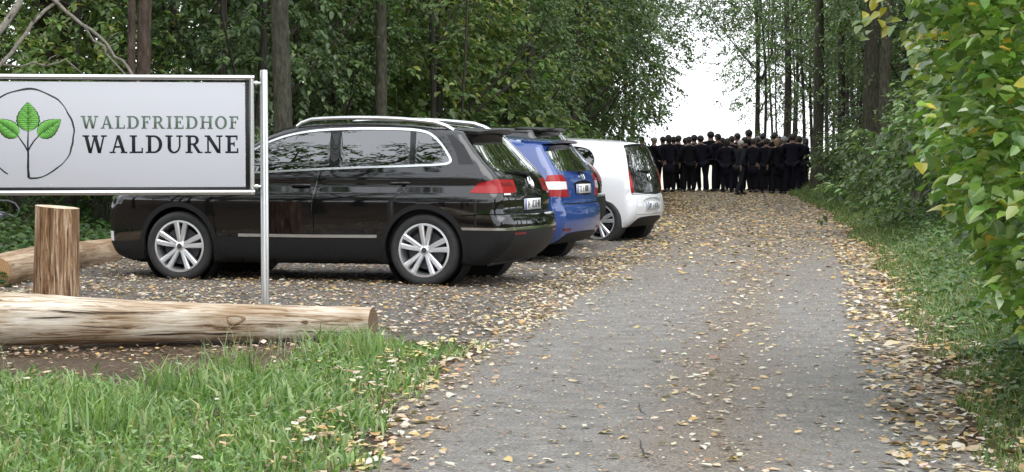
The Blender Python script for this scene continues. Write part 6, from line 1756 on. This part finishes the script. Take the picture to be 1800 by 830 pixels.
# tussocks of longer blades, dry stalks by the log
tx = np.array([-2.0, -1.75, -1.55, -1.1, -.85, -2.9, -1.9]); ty = np.array([9.4, 10.1, 10.7, 12.4, 12.0, 9.6, 8.8])
k = rg.integers(0, len(tx), 900); x = tx[k] + .10 * rg.normal(size=900); y = ty[k] + .10 * rg.normal(size=900)
P = np.stack([x, y, ground_z(x, y) - .01], 1)
obj('grass_tussocks', blades_mesh('grass_tussocks', P, .16 + .14 * rg.random(900), .008 + .005 * rg.random(900), .3 + .5 * rg.random(900), jitter(GR, [4, 4, 2, 2, .4], 900, rg), M['grass'], rg), kind='stuff')
n = 150; x = np.concatenate([rg.uniform(-1.9, -.9, 110), rg.uniform(-3.5, -3.0, 40)]); y = np.concatenate([rg.uniform(11.6, 13.2, 110), rg.uniform(10.8, 12, 40)])
P = np.stack([x, y, ground_z(x, y) - .01], 1)
obj('dry_grass', blades_mesh('dry_grass', P, .14 + .2 * rg.random(n), .004 + .003 * rg.random(n), .4 + .7 * rg.random(n), jitter([(.36, .36, .28), (.25, .28, .17)], [1, 1], n, rg), M['grass'], rg), kind='stuff')
# clover and herb leaves low in the grass
x, y = scatter(9000, -4.6, 0, 7.2, 13.2); edge = l_edge(y) - x
ok = (rg.random(9000) < sstep(0, .4, edge) * (1 - sstep(-.5, -.05, y - (10.75 + .25 * np.sin(x * 1.6 + .4) + 2.6 * sstep(-1.75, -.9, x)))) * sstep(-.3, .4, wav(x, y, 1.7))); x, y = x[ok], y[ok]; n = len(x)
P = np.stack([x, y, ground_z(x, y) + .02 + .05 * rg.random(n)], 1); a = rg.random(n) * 6.28
obj('clover', leaf_mesh('clover', P, np.stack([np.cos(a), np.sin(a), .1 * rg.normal(size=n)], 1), np.stack([.3 * rg.normal(size=n), .3 * rg.normal(size=n), np.ones(n)], 1), .022 + .025 * rg.random(n), .02 + .016 * rg.random(n), jitter(GR[:4], [3, 3, 3, 1], n, rg), M['grass']), kind='stuff')
# right verge: grass and low herbs
n = 80000; y = 7.5 + 56 * rg.random(n) ** 1.9; dr = rg.exponential(.95, n) + .05; x = r_edge(y) + dr + .18 * wav(0 * y, y, 2.2)
ok = (dr < 4.5) & (rg.random(n) < .28 + .5 * sstep(-.4, .6, wav(x, y, 1.1))) ; x, y, dr = x[ok], y[ok], dr[ok]; n = len(x)
P = np.stack([x, y, ground_z(x, y) - .01], 1)
H = (.05 + .15 * rg.random(n)) * (.5 + .8 * sstep(0, .9, dr)) * (.8 + .02 * y)
obj('verge_grass', blades_mesh('verge_grass', P, H, (.006 + .006 * rg.random(n)) * (.8 + .025 * y), .3 + .7 * rg.random(n), jitter([(.13, .20, .06), (.09, .155, .05), (.19, .22, .08), (.28, .26, .13)], [4, 3, 2, 1], n, rg), M['grass'], rg), kind='stuff')
n = 44000; y = 7.5 + 56 * rg.random(n) ** 1.5; dr = .25 + rg.exponential(1.0, n); x = r_edge(y) + dr
ok = (dr < 6) & (rg.random(n) < .25 + .75 * sstep(-.3, .5, wav(x, y + 2, 1.4))); x, y = x[ok], y[ok]; n = len(x)
P = np.stack([x, y, ground_z(x, y) + .03 + .34 * rg.random(n) ** 1.5 * sstep(.2, 1.1, dr[ok])], 1); a = rg.random(n) * 6.28
obj('verge_herbs', leaf_mesh('verge_herbs', P, np.stack([np.cos(a), np.sin(a), -.1 + .2 * rg.normal(size=n)], 1), np.stack([.4 * rg.normal(size=n), .4 * rg.normal(size=n) - .2, np.ones(n)], 1), (.04 + .05 * rg.random(n)) * (.9 + .012 * y), (.03 + .03 * rg.random(n)) * (.9 + .012 * y), jitter([(.075, .14, .042), (.11, .175, .055), (.05, .10, .033), (.17, .20, .06)], [4, 3, 3, .6], n, rg), M['leaf']), kind='stuff')
# ivy and low herbs beyond the logs
n = 30000; y = rg.uniform(18.5, 46, n); x = -4.75 - .02 * (y - 18) - rg.exponential(2.2, n) - np.where(y < 25, .1, 0)
x = np.where(y > 25, np.minimum(x, edge_x(y) + .4), x)
P = np.stack([x, y, ground_z(x, y) + .02 + .16 * rg.random(n) ** 1.5], 1); a = rg.random(n) * 6.28
ok = x > -13; P = P[ok]; n = len(P); a = a[ok]
obj('ivy', leaf_mesh('ivy', P, np.stack([np.cos(a), np.sin(a), .2 * rg.normal(size=n)], 1), np.stack([.4 * rg.normal(size=n), .4 * rg.normal(size=n) - .25, np.ones(n)], 1), .06 + .06 * rg.random(n), .045 + .045 * rg.random(n), jitter([(.045, .10, .028), (.07, .13, .035), (.03, .065, .02), (.12, .16, .05)], [4, 3, 3, .7], n, rg), M['leaf']), kind='stuff')

# ------------------------------------------------------------------ fallen leaves
PALE = [(.45, .38, .27), (.35, .27, .175), (.48, .37, .17), (.40, .25, .09), (.26, .16, .09), (.15, .095, .06), (.52, .48, .40)]
def litter(n, xf, y0, y1, densf, pw=1.0):
    y = y0 + (y1 - y0) * rg.random(n) ** pw; x = xf(y, rg.random(n)); ok = rg.random(n) < densf(x, y); return x[ok], y[ok]
sets = []
# on the track: few in the wheel tracks, more along the middle and both edges
def d_road(x, y):
    a, c = l_edge(y), r_edge(y); u = (x - (a + c) / 2) / ((c - a) / 2)
    track = np.exp(-((u + .42) / .26) ** 2) + np.exp(-((u - .52) / .24) ** 2)
    e = sstep(.60, 1.0, np.abs(u)); far = sstep(17, 34, y)
    return np.clip(.13 + .30 * np.exp(-((u - .1) / .2) ** 2) + .75 * e + .75 * far - .085 * track * (1 - far), 0.03, 1) * (.55 + .45 * sstep(-.5, .5, wav(x, y, 1.8)))
def x_road(y, r): a, c = l_edge(y) - .35, r_edge(y) + .5; return a + (c - a) * r
sets.append((litter(9500, x_road, 7.6, 20, d_road), .054, [4, 2.5, 2, 1, .8, .4, 3.4]))
sets.append((litter(34000, x_road, 20, 68, d_road), .062, [1.6, 2.4, 3.0, 3.6, 2.4, 1.0, .8]))
def x_park(y, r): a, c = -5.4, l_edge(y) + .2; return a + (c - a) * r
def d_park(x, y): return np.clip(.62 + .4 * wav(x, y, 1.5), .18, 1) * np.where(y < 14.3, sstep(13.9, 14.3, y), 1)
sets.append((litter(20000, x_park, 13.9, 24, d_park), .050, [2.6, 2.6, .9, 1.2, 2.8, 2.2, 2.4]))
sets.append((litter(14000, lambda y, r: np.maximum(-5.2, edge_x(y) - .5) + (l_edge(y) + .2 - np.maximum(-5.2, edge_x(y) - .5)) * r, 24, 62, d_park), .062, [1.8, 2.2, 2.6, 2.6, 2.2, 1.2, 1.2]))
# caught in the foreground grass and along its edge
def d_bank(x, y): d = l_edge(y) - x; return np.clip(.022 + .8 * np.exp(-((d + .05) / .22) ** 2), 0, 1)
sets.append((litter(4200, lambda y, r: -4.4 + (l_edge(y) + .2 + 4.4) * r, 7.6, 13.6, d_bank), .066, [2.5, 2, 3, 2, .8, .3, 2]))
sets.append((litter(4600, lambda y, r: r_edge(y) - .45 + .85 * r, 7.6, 30, lambda x, y: .8 + 0 * x), .066, [2.4, 2.8, 1.8, 1.8, 1.6, .7, 1.4]))
sets.append((litter(2600, lambda y, r: -4.6 + 3.6 * r, 10.6, 13.9, lambda x, y: .4 + .6 * sstep(12.6, 13.4, y)), .040, [.6, 1.4, .2, .3, 1.2, 2.4, .5]))
# crumbs and bits trodden into the surface
sets.append((litter(16000, x_road, 7.6, 26, lambda x, y: .5 + .5 * sstep(-.5, .5, wav(x, y, 2.6))), .022, [3, 3, 1, 1, 3, 3, 1.5]))
sets.append((litter(14000, x_park, 13.9, 26, lambda x, y: .9 + 0 * x), .028, [2, 3, 1, 1, 3, 3, 1]))
AX, AY, AN, AL, AC = [], [], [], [], []
LP_, LD, LN, LL, LC = [], [], [], [], []
for (x, y), size, w in sets:
    n = len(x); a = rg.random(n) * 6.28
    dr = x - r_edge(y); dl = l_edge(y) - x
    lift = np.where((dl > .15) & (y < 13.2), .015 + .05 * rg.random(n), 0) + np.where(dr > .15, .03 * rg.random(n), 0)
    P = np.stack([x, y, ground_z(x, y) + .012 + .010 * rg.random(n) + lift], 1)
    tilt = .14 + .22 * rg.random(n)
    D = np.stack([np.cos(a), np.sin(a), tilt * rg.normal(size=n) * .5], 1); Nn = np.stack([tilt * rg.normal(size=n), tilt * rg.normal(size=n), np.ones(n)], 1)
    L = size * .92 * (.5 + .85 * rg.random(n)) * np.where(rg.random(n) < .06, 1.35, 1)
    LP_.append(P); LD.append(D); LN.append(Nn); LL.append(L); LC.append(jitter(PALE, w, n, rg, .18))
P, D, Nn, L, C = (np.concatenate(q) for q in (LP_, LD, LN, LL, LC)); C = np.clip(C * 1.12, 0, .75)
# keep the wheels' footprints free is not needed: leaves lie under the cars too
onroad = (P[:, 0] > l_edge(P[:, 1]) - .3) & (P[:, 0] < r_edge(P[:, 1]) + .3) & (np.abs(P[:, 0] / P[:, 1]) < .265) & (P[:, 1] > 8.2)
sc = np.where(onroad, L / P[:, 1] ** 1.5, 0); big = np.argsort(-sc)[:300]; rest = np.setdiff1d(np.arange(len(P)), big)
obj('leaf_litter', leaf_mesh('leaf_litter', P[rest], D[rest], Nn[rest], L[rest], L[rest] * .62, C[rest], M['dead_leaf'], fold=.10, curl=-.06), kind='stuff')
FLP = leaf_protos(PALE, M['dead_leaf'], .62, 'fallen_leaf', 8)
near = np.array([np.argmin([np.abs(C[i] - np.array(c)).sum() for c in PALE]) for i in big])
leaf_objects(big, P, D, Nn, L, FLP, near, ROAD, np.zeros(3), 'fallen_leaf')

# a crack in the asphalt near the middle of the track
for k, (xa, ya, ln) in enumerate(((.585, 8.3, .6), (.67, 9.75, .5))):
    yy = np.linspace(ya, ya + ln, 9); xx = xa + .006 * np.sin(yy * 13) + .004 * rg.normal(size=9); w = .0035 * np.sin(np.linspace(.25, PI - .25, 9))
    V = np.concatenate([np.stack([xx - w, yy, ground_z(xx - w, yy) + .0105], 1), np.stack([xx + w, yy, ground_z(xx + w, yy) + .0105], 1)])
    obj('crack', np_mesh('crack', V, np.array([[i, i + 9, i + 10, i + 1] for i in range(8)]), M['cladding']), ROAD)
